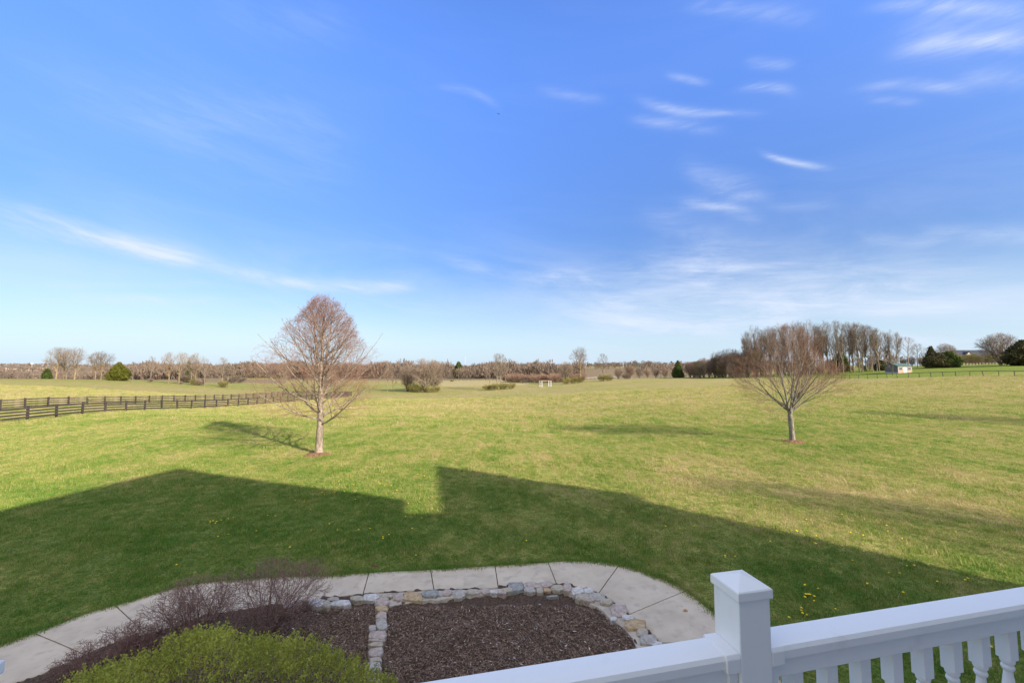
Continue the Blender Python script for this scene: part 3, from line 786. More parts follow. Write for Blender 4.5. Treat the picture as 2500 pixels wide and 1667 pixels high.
FR = random.Random(77)
def ft(px, Y, top, kind, label, group=None, wide=1.0, name=None, cat='tree'):
    x, y, z = at(px, Y)
    ztop = 5 + (894 - top) * Y / FPX
    h = max(1.0, ztop - z); k = h / HT[kind]
    tr, cr = FR.choice(VAR[kind])
    nm = name or ('shrub' if 'shrub' in kind else 'bare_tree')
    o = add_tree(nm, [('stems' if 'shrub' in kind else 'trunk', tr), ('crown', cr)], (x, y, z), label, 'shrub' if 'shrub' in kind else cat, group,
                 rz=FR.uniform(0, 6.28), scale=(k * wide, k * wide, k))
    return o

# row of trees on the left field
G1 = 'row of bare trees on the crest of the left field'
for px, Y, top, kd, w_, lb in [
    (141, 156, 850, 'umbrella', 1.0, 'leftmost tall bare tree with spreading crown on the left field crest'),
    (159, 158, 849, 'umbrella', .8, 'bare tree second from the left in the group on the left crest'),
    (166, 157, 858, 'oval', .8, 'bare thick stemmed tree close right of the second tree on the left crest'),
    (186, 153, 849, 'umbrella', 1.0, 'pale trunked bare tree third from the left on the left crest'),
    (236, 150, 862, 'umbrella', .85, 'bare tree just left of a forked one, left of the yellow green cedar'),
    (250, 149, 858, 'umbrella', 1.1, 'wide bare forked tree immediately left of the yellow green cedar'),
    (327, 148, 883, 'oval', .75, 'short pale bare tree immediately right of the yellow green cedar'),
    (371, 146, 870, 'oval', .8, 'slender reddish barked bare tree alone between the two left tree groups'),
    (415, 145, 862, 'umbrella', .85, 'bare tree with straight pale trunk, first of the right hand group on the left field'),
    (441, 144, 861, 'umbrella', .95, 'bare spreading tree second in the right hand group on the left field'),
    (470, 143, 866, 'oval', .8, 'bare tree rising from the tan brush clump on the left field'),
    (480, 143, 864, 'umbrella', .8, 'bare tree behind the tan brush clump on the left field'),
    (503, 141, 874, 'oval', .75, 'bare leaning tree right of the tan brush clump on the left field'),
    (544, 139, 871, 'oval', .9, 'bare tree near the right end of the left field tree row'),
    (560, 139, 886, 'oval', .9, 'last low bare tree at the right end of the left field tree row')]:
    ft(px, Y, top, kd, lb, G1, w_)
G1s = 'brush clumps under the left field trees'
for px, Y, top, w_, kd, lb in [(371, 146, 921, 1.0, 'brown_shrub', 'small brown brush at the foot of the lone reddish tree on the left field'),
    (480, 142, 921, 1.2, 'shrub', 'left part of the tan brush clump under the left field trees'), (492, 142, 922, 1.2, 'brown_shrub', 'right part of the tan brush clump under the left field trees'),
    (446, 143, 935, 1.0, 'brown_shrub', 'low brush heap beside the spreading tree on the left field'), (548, 138, 926, 1.1, 'shrub', 'dark brush at the foot of the right end trees of the left field'),
    (462, 175, 912, 1.8, 'brown_shrub', 'dim brown brush behind the left field trees'), (575, 200, 914, 2.0, 'brown_shrub', 'brown brush on the edge of the brown field')]:
    ft(px, Y, top, kd, lb, G1s, w_)
ft(697, 138, 880, 'oval', 'reddish bare tree seen through the left side of the big lawn tree', G1, .9)
ft(800, 138, 900, 'round', 'low bare tree seen behind the right side of the big lawn tree', None, 1.0)

# middle clumps
G2 = 'bare trees of the hollow in mid field'
for px, Y, top, kd, w_, lb in [
    (947, 141, 893, 'oval', .7, 'thin bare tree at the left end of the mid field hollow'),
    (962, 142, 895, 'oval', .9, 'forked bare tree beside the thin one in the mid field hollow'),
    (996, 143, 889, 'round', .8, 'dark dense bare tree left of the big spreading clump tree'),
    (1040, 139, 873, 'round', 1.05, 'big spreading multi stemmed bare tree in the mid field clump'),
    (1062, 146, 880, 'round', .9, 'brown rounded bare tree filling the right of the mid field clump'),
    (1197, 143, 886, 'oval', .9, 'lower bare tree left of the twin trunk tree in the centre'),
    (1214, 144, 863, 'oval', .85, 'tall twin trunk bare tree in the centre of the field edge'),
    (1222, 145, 862, 'oval', .8, 'right stem of the tall central bare trees'),
    (1235, 146, 872, 'oval', .6, 'slim bare tree right of the tall central trees'),
    (1383, 168, 881, 'round', .75, 'dark crooked bare tree left of the tall pale one'),
    (1416, 178, 848, 'umbrella', .85, 'tall isolated bare tree with golden lit trunk right of centre'),
    (1472, 182, 862, 'oval', .85, 'bare irregular tree right of the golden trunk tree'),
    (1536, 205, 891, 'red', .9, 'pinkish bare small tree on the field edge right of centre'),
    (1508, 205, 898, 'round', .9, 'low tan bare tree on the field edge right of centre')]:
    ft(px, Y, top, kd, lb, G2, w_)
G2s = 'olive brush at the field edge'
for px, Y, top, kd, w_, lb in [
    (1008, 140, 934, 'shrub', 1.2, 'olive brush at the left foot of the mid field clump'), (1025, 139, 937, 'shrub', 1.3, 'green tinged brush in front of the mid field clump'),
    (1050, 138, 940, 'shrub', 1.3, 'tan brush in front of the spreading clump tree'), (1068, 139, 939, 'shrub', 1.1, 'rightmost brush of the mid field clump'),
    (1190, 142, 935, 'shrub', 1.2, 'leftmost olive brush under the central trees'), (1208, 141, 933, 'shrub', 1.2, 'olive brush under the twin trunk tree'),
    (1228, 143, 932, 'shrub', 1.2, 'olive brush right of the twin trunk tree'), (1248, 144, 931, 'shrub', 1.2, 'rightmost olive brush under the central trees'),
    (1382, 167, 918, 'shrub', 1.1, 'dark olive brush at the foot of the crooked tree'), (1398, 170, 917, 'shrub', 1.2, 'middle olive brush left of the golden trunk tree'),
    (1412, 172, 916, 'shrub', 1.2, 'round yellow green brush under the golden trunk tree'), (1470, 182, 911, 'shrub', 1.1, 'green brush at the foot of the irregular tree'),
    (1484, 183, 912, 'shrub', 1.2, 'yellow green brush right of the irregular tree'), (1104, 230, 925, 'shrub', 1.8, 'distant yellow green brush behind the tan field'),
    (1530, 204, 908, 'brown_shrub', 1.2, 'tan brush beside the pinkish small tree')]:
    ft(px, Y, top, kd, lb, G2s, w_)
G3 = 'reddish thicket behind the pergola'
for i in range(15):
    ft(1236 + i * 12.5 + FR.uniform(-4, 4), 205 + FR.uniform(-8, 14), 913 + FR.uniform(-3, 3) - (4 if i % 4 == 2 else 0), 'red_shrub', 'reddish brown bush in the low thicket behind the white posted pergola', G3, 1.7)
G3b = 'small orchard like trees on the right skyline edge'
for px, Y, top, kd in [(1560, 215, 896, 'round'), (1580, 225, 900, 'red'), (1600, 215, 899, 'round'), (1622, 212, 897, 'red'), (1684, 200, 882, 'red'), (1700, 195, 879, 'round'), (1716, 196, 880, 'round'), (1730, 190, 876, 'red')]:
    ft(px, Y, top, kd, 'low twiggy tree on the field edge left of the grove', G3b, .75)
for i in range(28):
    px = 1680 + i * 6.0
    ft(px + FR.uniform(-3, 3), 188 + FR.uniform(-8, 14) - i * .5, 884 - i * 1.15 + FR.uniform(-5, 5), FR.choice(['oval', 'olive', 'round', 'oval', 'red']), 'slender twiggy tree in the rising left flank of the grove', 'rising left flank of the grove', .75)
ft(1752, 186, 868, 'olive', 'yellow green budding tree at the left end of the grove', None, .5)

# the grove right of centre
G4 = 'tall bare trees of the grove'
gx = [(1742, 182, 868), (1756, 180, 852), (1768, 178, 850), (1780, 176, 846), (1790, 182, 846), (1800, 174, 850), (1812, 172, 842), (1822, 178, 836), (1832, 168, 803), (1842, 166, 798), (1855, 170, 806),
      (1866, 164, 800), (1878, 168, 795), (1890, 162, 796), (1903, 166, 790), (1915, 160, 792), (1926, 164, 788), (1938, 158, 790), (1950, 162, 787), (1962, 158, 786), (1974, 160, 784), (1986, 156, 790),
      (1998, 158, 785), (2010, 154, 784), (2022, 158, 786), (2036, 152, 784), (2048, 156, 783), (2058, 150, 788), (2070, 154, 785), (2082, 150, 786), (2094, 152, 784), (2104, 148, 788), (2116, 150, 790),
      (2126, 148, 794), (2136, 150, 797), (2146, 146, 800), (2160, 150, 805), (2172, 148, 806), (2184, 150, 812)]
for i, (px, Y, top) in enumerate(gx):
    ft(px + FR.uniform(-3, 3), Y + FR.uniform(-4, 4), top + FR.uniform(-2, 6), 'grove', 'tall thin bare tree in the front row, %s of the dense grove' % ('left end' if px < 1850 else 'middle' if px < 2040 else 'right end'), G4, .8)
for i in range(22):
    px = 1745 + i * 19
    ft(px + FR.uniform(-6, 6), 196 + FR.uniform(-8, 8) - i * .8, (855 if px < 1820 else 818) + FR.uniform(-4, 14), 'grove', 'tall thin bare tree in the back row, %s of the dense grove' % ('left end' if px < 1850 else 'middle' if px < 2040 else 'right end'), G4, .85)
G5 = 'undergrowth of the grove'
for i in range(26):
    px = 1760 + i * 16.5
    ft(px + FR.uniform(-6, 6), 172 - i * .7 + FR.uniform(-3, 12), 880 + FR.uniform(-6, 12), FR.choice(['olive', 'round', 'round', 'red']), 'low brown or olive undergrowth tree among the grove trunks', G5, .7)
ft(2128, 143, 868, 'oval', 'leaning pale stemmed tree in front of the grove left of the shed', None, .7)
ft(2176, 124, 858, 'oval', 'bare forked tree growing against the dark side of the shed', None, .8)
ft(2215, 150, 822, 'oval', 'rounded dense bare tree right behind the shed', None, 1.0)
ft(2238, 158, 838, 'oval', 'smaller bare tree right of the rounded tree behind the shed', None, 1.0)
ft(2262, 170, 850, 'oval', 'thin bare tree between the shed and the dark evergreens', None, .9)
for px, top in ((2225, 870), (2245, 872), (2262, 874), (2205, 876)):
    ft(px, 175, top, 'round', 'low brown brush behind the shed', 'brush behind the shed', .8)
ft(2307, 168, 838, 'round', 'round topped bare tree behind the dark evergreens', None, .8)
ft(2443, 140, 812, 'round', 'wide spreading bare tree on the rise in front of the far right house', None, 1.0)
ft(2400, 158, 862, 'oval', 'small dark trunked tree left of the wide spreading tree', None, 1.0)
for i, px in enumerate(range(2332, 2484, 8)):
    ft(px, 172, 866 + FR.uniform(-5, 9), ['olive', 'round'][i % 2], 'olive and brown bush in the hedge before the far right house', 'hedge before the far right house', .9)

# evergreens
def evergreen_meshes(seed, H, prof, mat, n, size, lean=0.0):
    rng = np.random.default_rng(seed)
    zs = rng.uniform(0.02, 1, n * 3); pr = np.interp(zs, [p[0] for p in prof], [p[1] for p in prof]); keep = rng.random(n * 3) < pr / pr.max(); zs = zs[keep][:n]
    pr = np.interp(zs, [p[0] for p in prof], [p[1] for p in prof])
    a = rng.uniform(0, 2 * math.pi, len(zs))
    lob = 1 + .16 * np.sin(a * 3 + zs * 9 + seed) + .13 * np.sin(a * 7 - zs * 17)
    rr = pr * lob * np.sqrt(rng.uniform(.25, 1, len(zs)))
    pts = np.c_[np.cos(a) * rr, np.sin(a) * rr, zs * H]
    V, F, t = tri_cloud(rng, pts, None, size, 3, size * .8)
    cl = .5 + .5 * np.sin(V[:, 0] * 2.1 + V[:, 2] * 1.7 + seed) * np.cos(V[:, 1] * 2.3 - V[:, 2] * 1.3)
    t = np.clip(t * .6 + cl * .4, 0, 1)
    tb = Tubes(); tb.add([(0, 0, -.2), (0, 0, H * .3), (0, 0, H * .6), (0, 0, H * .92)], [H * .03, H * .024, H * .015, H * .005], 7, .3)
    for k in range(40):
        z0 = H * rng.uniform(.05, .85); aa = rng.uniform(0, 6.28); L = np.interp(z0 / H, [p[0] for p in prof], [p[1] for p in prof]) * .85
        tb.add([(0, 0, z0), (math.cos(aa) * L * .5, math.sin(aa) * L * .5, z0 + L * .12), (math.cos(aa) * L, math.sin(aa) * L, z0 + L * .3)], [.05, .03, .012], 4, .4)
    return [('trunk', tb.mesh('trunk', M['ftrunk2'])), ('crown', np_mesh('crown', V, F, M[mat], tint=t))]
def ev(px, Y, top, wpx, prof, mat, label, n=2600, seed=1, size=.2, name='evergreen_tree', cat='evergreen'):
    x, y, z = at(px, Y); H = 5 + (894 - top) * Y / FPX - z; w = wpx / 2 * Y / FPX
    pm = max(p[1] for p in prof); prof = [(a, b / pm * w) for a, b in prof]
    return add_tree(name, evergreen_meshes(seed, H, prof, mat, n, size), (x, y, z), label, cat)
CONE = [(0, .75), (.12, 1), (.35, .82), (.6, .55), (.8, .3), (1, .04)]
EGG = [(0, .5), (.12, .92), (.32, 1), (.55, .78), (.8, .42), (1, .06)]
BLOB = [(0, .8), (.2, 1), (.5, .95), (.8, .6), (1, .15)]
ev(293, 149, 885, 43, EGG, 'every', 'yellow green cedar tree on the left field crest', 3600, 1, .2)
ev(118, 190, 901, 15, BLOB, 'ever', 'small dark green bush tree left of the left field trees', 900, 2, .3)
ev(1654, 198, 880, 27, CONE, 'ever', 'small pointed dark spruce standing alone at the field edge', 3000, 3, .2)
ev(2273, 152, 845, 30, CONE, 'everd', 'pointed dark cedar behind the left of the low evergreens', 2600, 4, .22)
ev(2290, 146, 862, 48, BLOB, 'everd', 'broad low dark evergreen at the left of the evergreen group', 3200, 5, .22)
ev(2315, 145, 858, 42, BLOB, 'ever', 'greener broad evergreen at the right of the evergreen group', 3200, 6, .22)
ev(2496, 132, 831, 66, EGG, 'everd', 'large dark evergreen at the right edge of the picture', 4200, 7, .24)
ev(1962, 172, 858, 40, BLOB, 'everd', 'dark evergreen hidden among the grove trunks', 2000, 8, .25)
ev(2050, 172, 862, 34, BLOB, 'ever', 'green evergreen between grove trunks right of the small lawn tree', 1800, 9, .25)
ev(2148, 152, 880, 26, BLOB, 'everd', 'dark evergreen just left of the shed', 1400, 10, .22)
ev(1120, 330, 884, 22, BLOB, 'ever', 'dark green pine in the distant woods left of centre', 900, 12, .5)
ev(463, 178, 876, 9, CONE, 'ever', 'narrow dark conifer behind the left field trees', 500, 15, .3)

# ------------------------------------------------------------------ distant woods (one mass)
def woodland():
    rng = np.random.default_rng(5); Vs = []; Fs = []; Ts = []; off = 0
    spec = [ # px0 px1 Y0 Y1 n hmin hmax toprow(None)
        (290, 1420, 320, 440, 1150, 8, 12.5), (-120, 330, 300, 380, 300, 5.5, 8.0), (230, 700, 300, 420, 260, 7, 11.5), (700, 1420, 440, 620, 420, 9, 13.5),
        (1120, 1420, 300, 380, 260, 8, 11.5), (1400, 1700, 640, 760, 130, 7, 12), (1560, 1900, 330, 460, 120, 7, 10), (-150, 760, 2400, 3600, 520, 14, 22), (-120, 300, 900, 1150, 160, 6, 10), (1380, 2000, 1100, 1500, 200, 9, 14),
        (1900, 2700, 260, 360, 90, 6, 9)]
    for p0, p1, y0, y1, n, h0, h1 in spec:
        px = rng.uniform(p0, p1, n); Y = rng.uniform(y0, y1, n); X = (px - 1250) / FPX * Y
        Z = terr(X, Y); H = rng.uniform(h0, h1, n) * (1 + .10 * np.sin(px / 47.0) + .08 * np.sin(px / 19.0 + 1)) * np.where(rng.random(n) < .08, 1.25, 1.0)
        big = y0 > 800
        per = 72 if not big else 18
        for i in range(n):
            w = H[i] * rng.uniform(.24, .48); k = per
            zz = rng.beta(2.2, 1.5, k); a = rng.uniform(0, 6.28, k); r = w * np.sqrt(rng.random(k)) * np.sqrt(np.clip(1 - (2 * zz - 1.05) ** 2 * .85, .05, 1))
            c = np.c_[X[i] + np.cos(a) * r, Y[i] + np.sin(a) * r, Z[i] + H[i] * (0.08 + .92 * zz)]
            L = H[i] * rng.uniform(.07, .16, (k, 1)) * (1.4 if big else 1)
            d = np.c_[(c[:, 0] - X[i]) / w * .7, (c[:, 1] - Y[i]) / w * .7, np.full(k, 1.0)] + rng.normal(0, .3, (k, 3)); d /= np.linalg.norm(d, axis=1, keepdims=True)
            s = rng.normal(0, 1, (k, 3)); s -= (s * d).sum(1, keepdims=True) * d; s /= np.linalg.norm(s, axis=1, keepdims=True)
            wd = L * (.17 if not big else .6)
            q = np.stack([c - d * L, c + s * wd, c + d * L, c - s * wd], 1).reshape(-1, 3)
            Vs.append(q); Fs.append(off + np.arange(k * 4).reshape(k, 4)); off += k * 4
            tv = np.clip(rng.normal(.42, .26), 0, .85)
            Ts.append(np.repeat(np.clip(tv + rng.normal(0, .08, k), 0, .86), 4))
            # trunk sliver
            tw = .18 if not big else .5
            q = np.array([[X[i] - tw, Y[i], Z[i] - .5], [X[i] + tw, Y[i], Z[i] - .5], [X[i] + tw * .5, Y[i], Z[i] + H[i] * .8], [X[i] - tw * .5, Y[i], Z[i] + H[i] * .8]])
            q2 = q.copy(); q2[:, 0] = X[i]; q2[:, 1] = Y[i] + (q[:, 0] - X[i])
            Vs += [q, q2]; Fs.append(off + np.arange(8).reshape(2, 4)); off += 8; Ts.append(np.full(8, rng.choice([.1, .5, .95], p=[.6, .34, .06])))
    o = link_mesh('distant_woodland', np_mesh('distant_woodland', np.vstack(Vs), np.vstack(Fs), M['wood_mass'], tint=np.concatenate(Ts)))
    tag(o, 'brown leafless woods along the far horizon', 'woodland', kind='stuff')
woodland()

# ------------------------------------------------------------------ fences
def unit_box(name, mat, size, origin='x0'):
    mb = MB(); sx, sy, sz = size
    mb.box((sx / 2 if origin == 'x0' else 0, 0, sz / 2 if origin == 'z0' else 0), size)
    return mb.mesh(name, mat)
def run_boards(parent, me, A, B, name='board'):
    A = Vector(A); B = Vector(B); d = B - A
    o = link_mesh(name, me, parent, loc=A); L = d.length
    o.rotation_euler = (0, -math.asin(d.z / L), math.atan2(d.y, d.x)); o.scale = (L, 1, 1)
    return o
def board_fence(pts, label, mat, rnd, heights=(.30, .58, .86, 1.14), post_h=1.32, group='black board fences of the left paddock'):
    root = empty('board_fence', (pts[0][0], pts[0][1], tz(*pts[0]))); tag(root, label, 'fence', group)
    pm = unit_box('post', M[mat], (.15, .15, post_h + .3), 'z0'); bm_ = unit_box('board', M[mat], (1.0, .035, .155))
    P = [Vector((x, y, tz(x, y))) for x, y in pts]; R0 = Vector(root.location)
    for i, p in enumerate(P):
        q = P[min(i + 1, len(P) - 1)] - P[max(i - 1, 0)]
        o = link_mesh('post', pm, root, loc=p - R0 + Vector((0, 0, -.3))); o.rotation_euler = (rnd.gauss(0, .012), rnd.gauss(0, .02), math.atan2(q.y, q.x))
    for i in range(len(P) - 1):
        n = Vector((-(P[i + 1] - P[i]).y, (P[i + 1] - P[i]).x, 0)).normalized() * -.09
        for h in heights:
            run_boards(root, bm_, P[i] - R0 + n + Vector((0, 0, h + rnd.gauss(0, .012))), P[i + 1] - R0 + n + Vector((0, 0, h + rnd.gauss(0, .012))))
    return root
FN = random.Random(9)
near_pts = [(-46.6 + .03 * k, 38.9 + 2.44 * (k - 3)) for k in range(35)]
board_fence(near_pts, 'near black four board fence running away across the left field', 'black_wood', FN)
far_pts = [(-60.2, 47.6 + 2.44 * (k - 3)) for k in range(31)]
board_fence(far_pts, 'farther weathered black board fence behind the near one', 'worn_wood', FN)
x0, y0 = far_pts[-1]; x1, y1 = near_pts[-1]
board_fence([(x0 + (x1 - x0) * t / 6, y0 + (y1 - y0) * t / 6) for t in range(7)], 'short cross piece of black board fence closing the far end of the lane', 'black_wood', FN)

def rail_fence(pts, label, mat, ph, rails, group=None, lean=.06, t=.12):
    root = empty('rail_fence', (pts[0][0], pts[0][1], tz(*pts[0]))); tag(root, label, 'fence', group); R0 = Vector(root.location)
    pm = unit_box('post', M[mat], (t, t, ph + .3), 'z0'); bm_ = unit_box('rail', M[mat], (1.0, .05, .13))
    P = [Vector((x, y, tz(x, y))) for x, y in pts]
    for i, p in enumerate(P):
        o = link_mesh('post', pm, root, loc=p - R0 + Vector((0, 0, -.3))); o.rotation_euler = (FN.gauss(0, lean), -abs(FN.gauss(0, lean)) * 1.6, .3)
    for i in range(len(P) - 1):
        for h in rails: run_boards(root, bm_, P[i] - R0 + Vector((-.06, -.1, h)), P[i + 1] - R0 + Vector((-.06, -.1, h)), 'rail')
    return root
rf = [(101.3 + .64 * (k - 0) * 1.0, 127 - 2.35 * (k - 0)) for k in range(-36, 22)]
rail_fence(rf, 'long single rail fence with leaning dark posts crossing the right field', 'grey_wood', 1.25, (1.2,))
wf = [at(px, Y)[:2] for px, Y in [(1418 + i * 9.5, 232 + i * 1.5) for i in range(14)]]
rail_fence(wf, 'distant pale topped fence line right of the golden trunk tree', 'greyed_paint', 1.3, (1.25,), lean=.01, t=.08)
lf = [at(px, Y)[:2] for px, Y in [(560 + i * 11, 300) for i in range(40)]]
rail_fence(lf, 'distant dark fence line along the edge of the far woods', 'black_wood', 1.4, (1.3, .8), lean=.01, t=.2)
tf = [at(px, Y)[:2] for px, Y in [(1086 + i * 9, 250 + i * .3) for i in range(24)]]
rail_fence(tf, 'distant fence along the top of the tan field', 'grey_wood', 1.3, (1.2, .7), lean=.01, t=.2)
sf = [at(px, Y)[:2] for px, Y in [(1276 + i * 5.2, 196 + i * .1) for i in range(24)]]
rail_fence(sf, 'row of pale stakes with a dark rail behind the white posted pergola', 'grey_wood', 1.5, (1.5, 1.2), lean=.01, t=.12)

# ------------------------------------------------------------------ pergola with white posts
def pergola():
    x, y, z = at(1331, 150); r = empty('pergola', (x, y, z), 0.25); tag(r, 'open pergola of four white posts under a thin tan top at the far field edge', 'pergola')
    for sx in (-1, 1):
        for sy in (-1, 1):
            mb = MB(); mb.box((0, 0, 1.0), (.24, .24, 2.1)); mb.box((0, 0, .25), (.34, .34, .55)); mb.build('post', M['greyed_paint'], r, loc=(sx * 1.75, sy * 1.2, 0))
    for sy in (-1, 1):
        mb = MB(); mb.box((0, 0, 2.13), (4.3, .12, .16)); mb.build('beam', M['beam_tan'], r, loc=(0, sy * 1.2, 0))
    for k in range(7):
        mb = MB(); mb.box((0, 0, 2.25), (.08, 2.9, .08)); mb.build('rafter', M['beam_tan'], r, loc=(-1.95 + k * .65, 0, 0))
pergola()
def marker(px, Y, top, label):
    x, y, z = at(px, Y); h = 5 + (894 - top) * Y / FPX - z
    mb = MB(); mb.box((0, 0, h / 2 - .1), (.05, .05, h + .2)); o = mb.build('stake', M['beam_tan'], loc=(x, y, z)); tag(o, label, 'post')
marker(1260, 148, 938, 'short tan stake right of the central olive brush')
marker(931, 118, 960, 'thin pale stake standing in the grass left of centre')

# ------------------------------------------------------------------ buildings
def gable_roof(mb, w, l, z0, rise, over=.25, th=.12):
    """ridge along x (length w), span l"""
    for s in (-1, 1):
        a = [(-w / 2 - over, 0, z0 + rise), (w / 2 + over, 0, z0 + rise), (w / 2 + over, s * (l / 2 + over), z0 - rise * over / (l / 2)), (-w / 2 - over, s * (l / 2 + over), z0 - rise * over / (l / 2))]
        b = [(p[0], p[1], p[2] + th) for p in a]
        mb.add(a + b, [(0, 1, 2, 3), (4, 7, 6, 5), (0, 4, 5, 1), (1, 5, 6, 2), (2, 6, 7, 3), (3, 7, 4, 0)])
def body(mb, w, l, h, rise):
    v = [(-w / 2, -l / 2, -.3), (w / 2, -l / 2, -.3), (w / 2, l / 2, -.3), (-w / 2, l / 2, -.3), (-w / 2, -l / 2, h), (w / 2, -l / 2, h), (w / 2, l / 2, h), (-w / 2, l / 2, h), (-w / 2, 0, h + rise), (w / 2, 0, h + rise)]
    mb.add(v, [(0, 3, 2, 1), (0, 1, 5, 4), (2, 3, 7, 6), (0, 4, 8, 7, 3), (1, 2, 6, 9, 5), (4, 5, 9, 8), (7, 8, 9, 6)])
def window(parent, M4, w, h, frame='white_paint'):
    mb = MB(); t = .07
    for cx, cz, sx, sz in [(0, h / 2, w + t, t), (0, -h / 2, w + t, t), (-w / 2, 0, t, h), (w / 2, 0, t, h), (0, 0, w, .03), (0, 0, .03, h)]: mb.box((cx, -.03, cz), (sx, .06, sz))
    o = mb.build('window', M[frame], parent, loc=M4[0]); o.rotation_euler = (0, 0, M4[1])
    g = MB(); g.box((0, 0.0, 0), (w, .02, h)); g.build('pane', M['glass'], o)
    return o
def shed():
    X, Y, Z = at(2190, 130)
    th = rad(10); W_, L_ = 5.4, 3.9; h = 2.3
    fx, fy = math.cos(th), math.sin(th)
    cx = X + fx * W_ / 2 - fy * L_ / 2; cy = Y + fy * W_ / 2 + fx * L_ / 2
    r = empty('garden_shed', (cx, cy, Z), th); tag(r, 'small shed with green roof, pink front wall and dark side at the grove edge', 'shed')
    mb = MB(); body(mb, W_, L_, h, .85); mb.build('wall', M['siding'], r)
    mb = MB(); mb.box((0, -L_ / 2 - .02, h / 2), (W_ - .02, .04, h - .04)); fr = mb.build('front_panel', M['pinkbrick'], r)
    mb = MB(); gable_roof(mb, W_, L_, h, .85); mb.build('roof', M['green_roof'], r)
    for s in (-1, 1):
        mb = MB(); mb.box((s * W_ / 2, -L_ / 2 - .03, h / 2), (.10, .10, h + .1)); mb.build('corner_trim', M['greyed_paint'], r)
    mb = MB(); mb.box((-W_ / 2 - .02, 0, .12), (.05, L_, .42)); mb.build('skirting', M['greyed_paint'], r)
    mb = MB(); mb.box((0, -L_ / 2 - .07, 1.0), (1.5, .06, 2.0)); d = mb.build('door', M['greyed_paint'], r)
    mb = MB(); mb.box((0.06, -L_ / 2 - .12, 1.0), (.08, .05, .12)); mb.build('handle', M['steel'], d)
    mb = MB(); mb.box((0, -L_ / 2 - .105, 1.0), (.03, .02, 1.96)); mb.build('door_gap', M['siding'], d)
    for s in (-1, 1): window(r, ((s * 1.75, -L_ / 2 - .07, 1.45), 0), 1.1, .8, 'greyed_paint')
shed()
def far_house():
    X, Y, Z = at(2385, 192); r = empty('house', (X, Y, Z - .3), -.05); tag(r, 'long house with slate blue roof behind the hedge at far right', 'house')
    mb = MB(); body(mb, 22, 9, 3.6, 3.2); mb.build('wall', M['brown_wall'], r)
    mb = MB(); gable_roof(mb, 22, 9, 3.6, 3.2, .5, .2); rf_ = mb.build('roof', M['blue_roof'], r)
    for x in (-7.6,):
        mb = MB(); v = [(x - 1.6, -3.9, 4.4), (x + 1.6, -3.9, 4.4), (x, -3.9, 5.9), (x - 1.6, -1.2, 4.4), (x + 1.6, -1.2, 4.4), (x, -1.2, 5.9)]
        mb.add(v, [(0, 1, 2), (3, 5, 4), (0, 2, 5, 3), (1, 4, 5, 2), (0, 3, 4, 1)]); mb.build('dormer', M['cream'], rf_)
        mb = MB()
        for s in (-1, 1):
            a = [(x, -4.1, 5.98), (x, -1.0, 5.98), (x + s * 1.9, -1.0, 4.2), (x + s * 1.9, -4.1, 4.2)]; b = [(p[0], p[1], p[2] + .12) for p in a]
            mb.add(a + b, [(0, 1, 2, 3), (4, 7, 6, 5), (0, 4, 5, 1), (1, 5, 6, 2), (2, 6, 7, 3), (3, 7, 4, 0)])
        mb.build('dormer_roof', M['blue_roof'], rf_)
    mb = MB(); mb.box((-4, -5.2, 3.2), (13, .3, .28)); mb.build('gutter', M['greyed_paint'], r)
    for x in (-9, -6, -3, 0, 3, 6, 9): window(r, ((x, -4.56, 1.9), 0), 1.1, 1.4)
far_house()
def far_building(px, Y, w, h, roof, wall, label, name='warehouse', cat='building', flat_roof=True):
    x, y, z = at(px, Y); r = empty(name, (x, y, z), 0); tag(r, label, cat)
    if flat_roof:
        mb = MB(); mb.box((0, 0, h / 2), (w, w * .4, h)); mb.build('wall', M[wall], r)
        mb = MB(); mb.box((0, 0, h + .4), (w * 1.01, w * .41, .8)); mb.build('roof', M[roof], r)
        mb = MB()
        for k in range(6): mb.box((-w / 2 + w * (k + .5) / 6, -w * .2 - .1, h * .5), (w * .07, .15, h * .35)); 
        mb.build('windows', M['glass'], r)
    else:
        mb = MB(); body(mb, w, w * .7, h, h * .6); mb.build('wall', M[wall], r)
        mb = MB(); gable_roof(mb, w, w * .7, h, h * .6, .4, .3); mb.build('roof', M[roof], r)
        window(r, ((w * .2, -w * .35 - .05, h * .5), 0), 1.4, 1.4)
for a in [(4, 1180, 26, 6.5, 'white_paint', 'cream', 'pale flat roofed warehouse at the far left edge of the horizon'), (32, 1200, 24, 4.5, 'white_paint', 'brick', 'low pale roofed building second from the left on the far horizon'),
          (72, 1210, 24, 6, 'white_paint', 'brick', 'long brick building with white roof on the far left horizon'), (78, 1150, 34, 2.2, 'cream', 'cream', 'low pale roofed building in front of the brick one on the horizon'),
          (102, 1230, 22, 6, 'white_paint', 'brick', 'red brick building with white roof just left of the first tree'), (126, 1250, 16, 6, 'grey_roof', 'cream', 'grey roofed building behind the leftmost field tree')]:
    far_building(*a)
for a in [(1268, 330, 5.5, 3.4, 'grey_roof', 'cream', 'pinkish gabled house glimpsed in the distant woods behind the central trees'), (1328, 345, 9, 4.2, 'grey_roof', 'cream', 'grey roofed house glimpsed in the woods above the pergola'), (384, 340, 5, 3, 'grey_roof', 'brick', 'brick house glimpsed behind the left field trees'), (420, 350, 6, 3, 'grey_roof', 'cream', 'pale house glimpsed through the left field trees')]:
    far_building(*a, name='farm_house', cat='house', flat_roof=False)
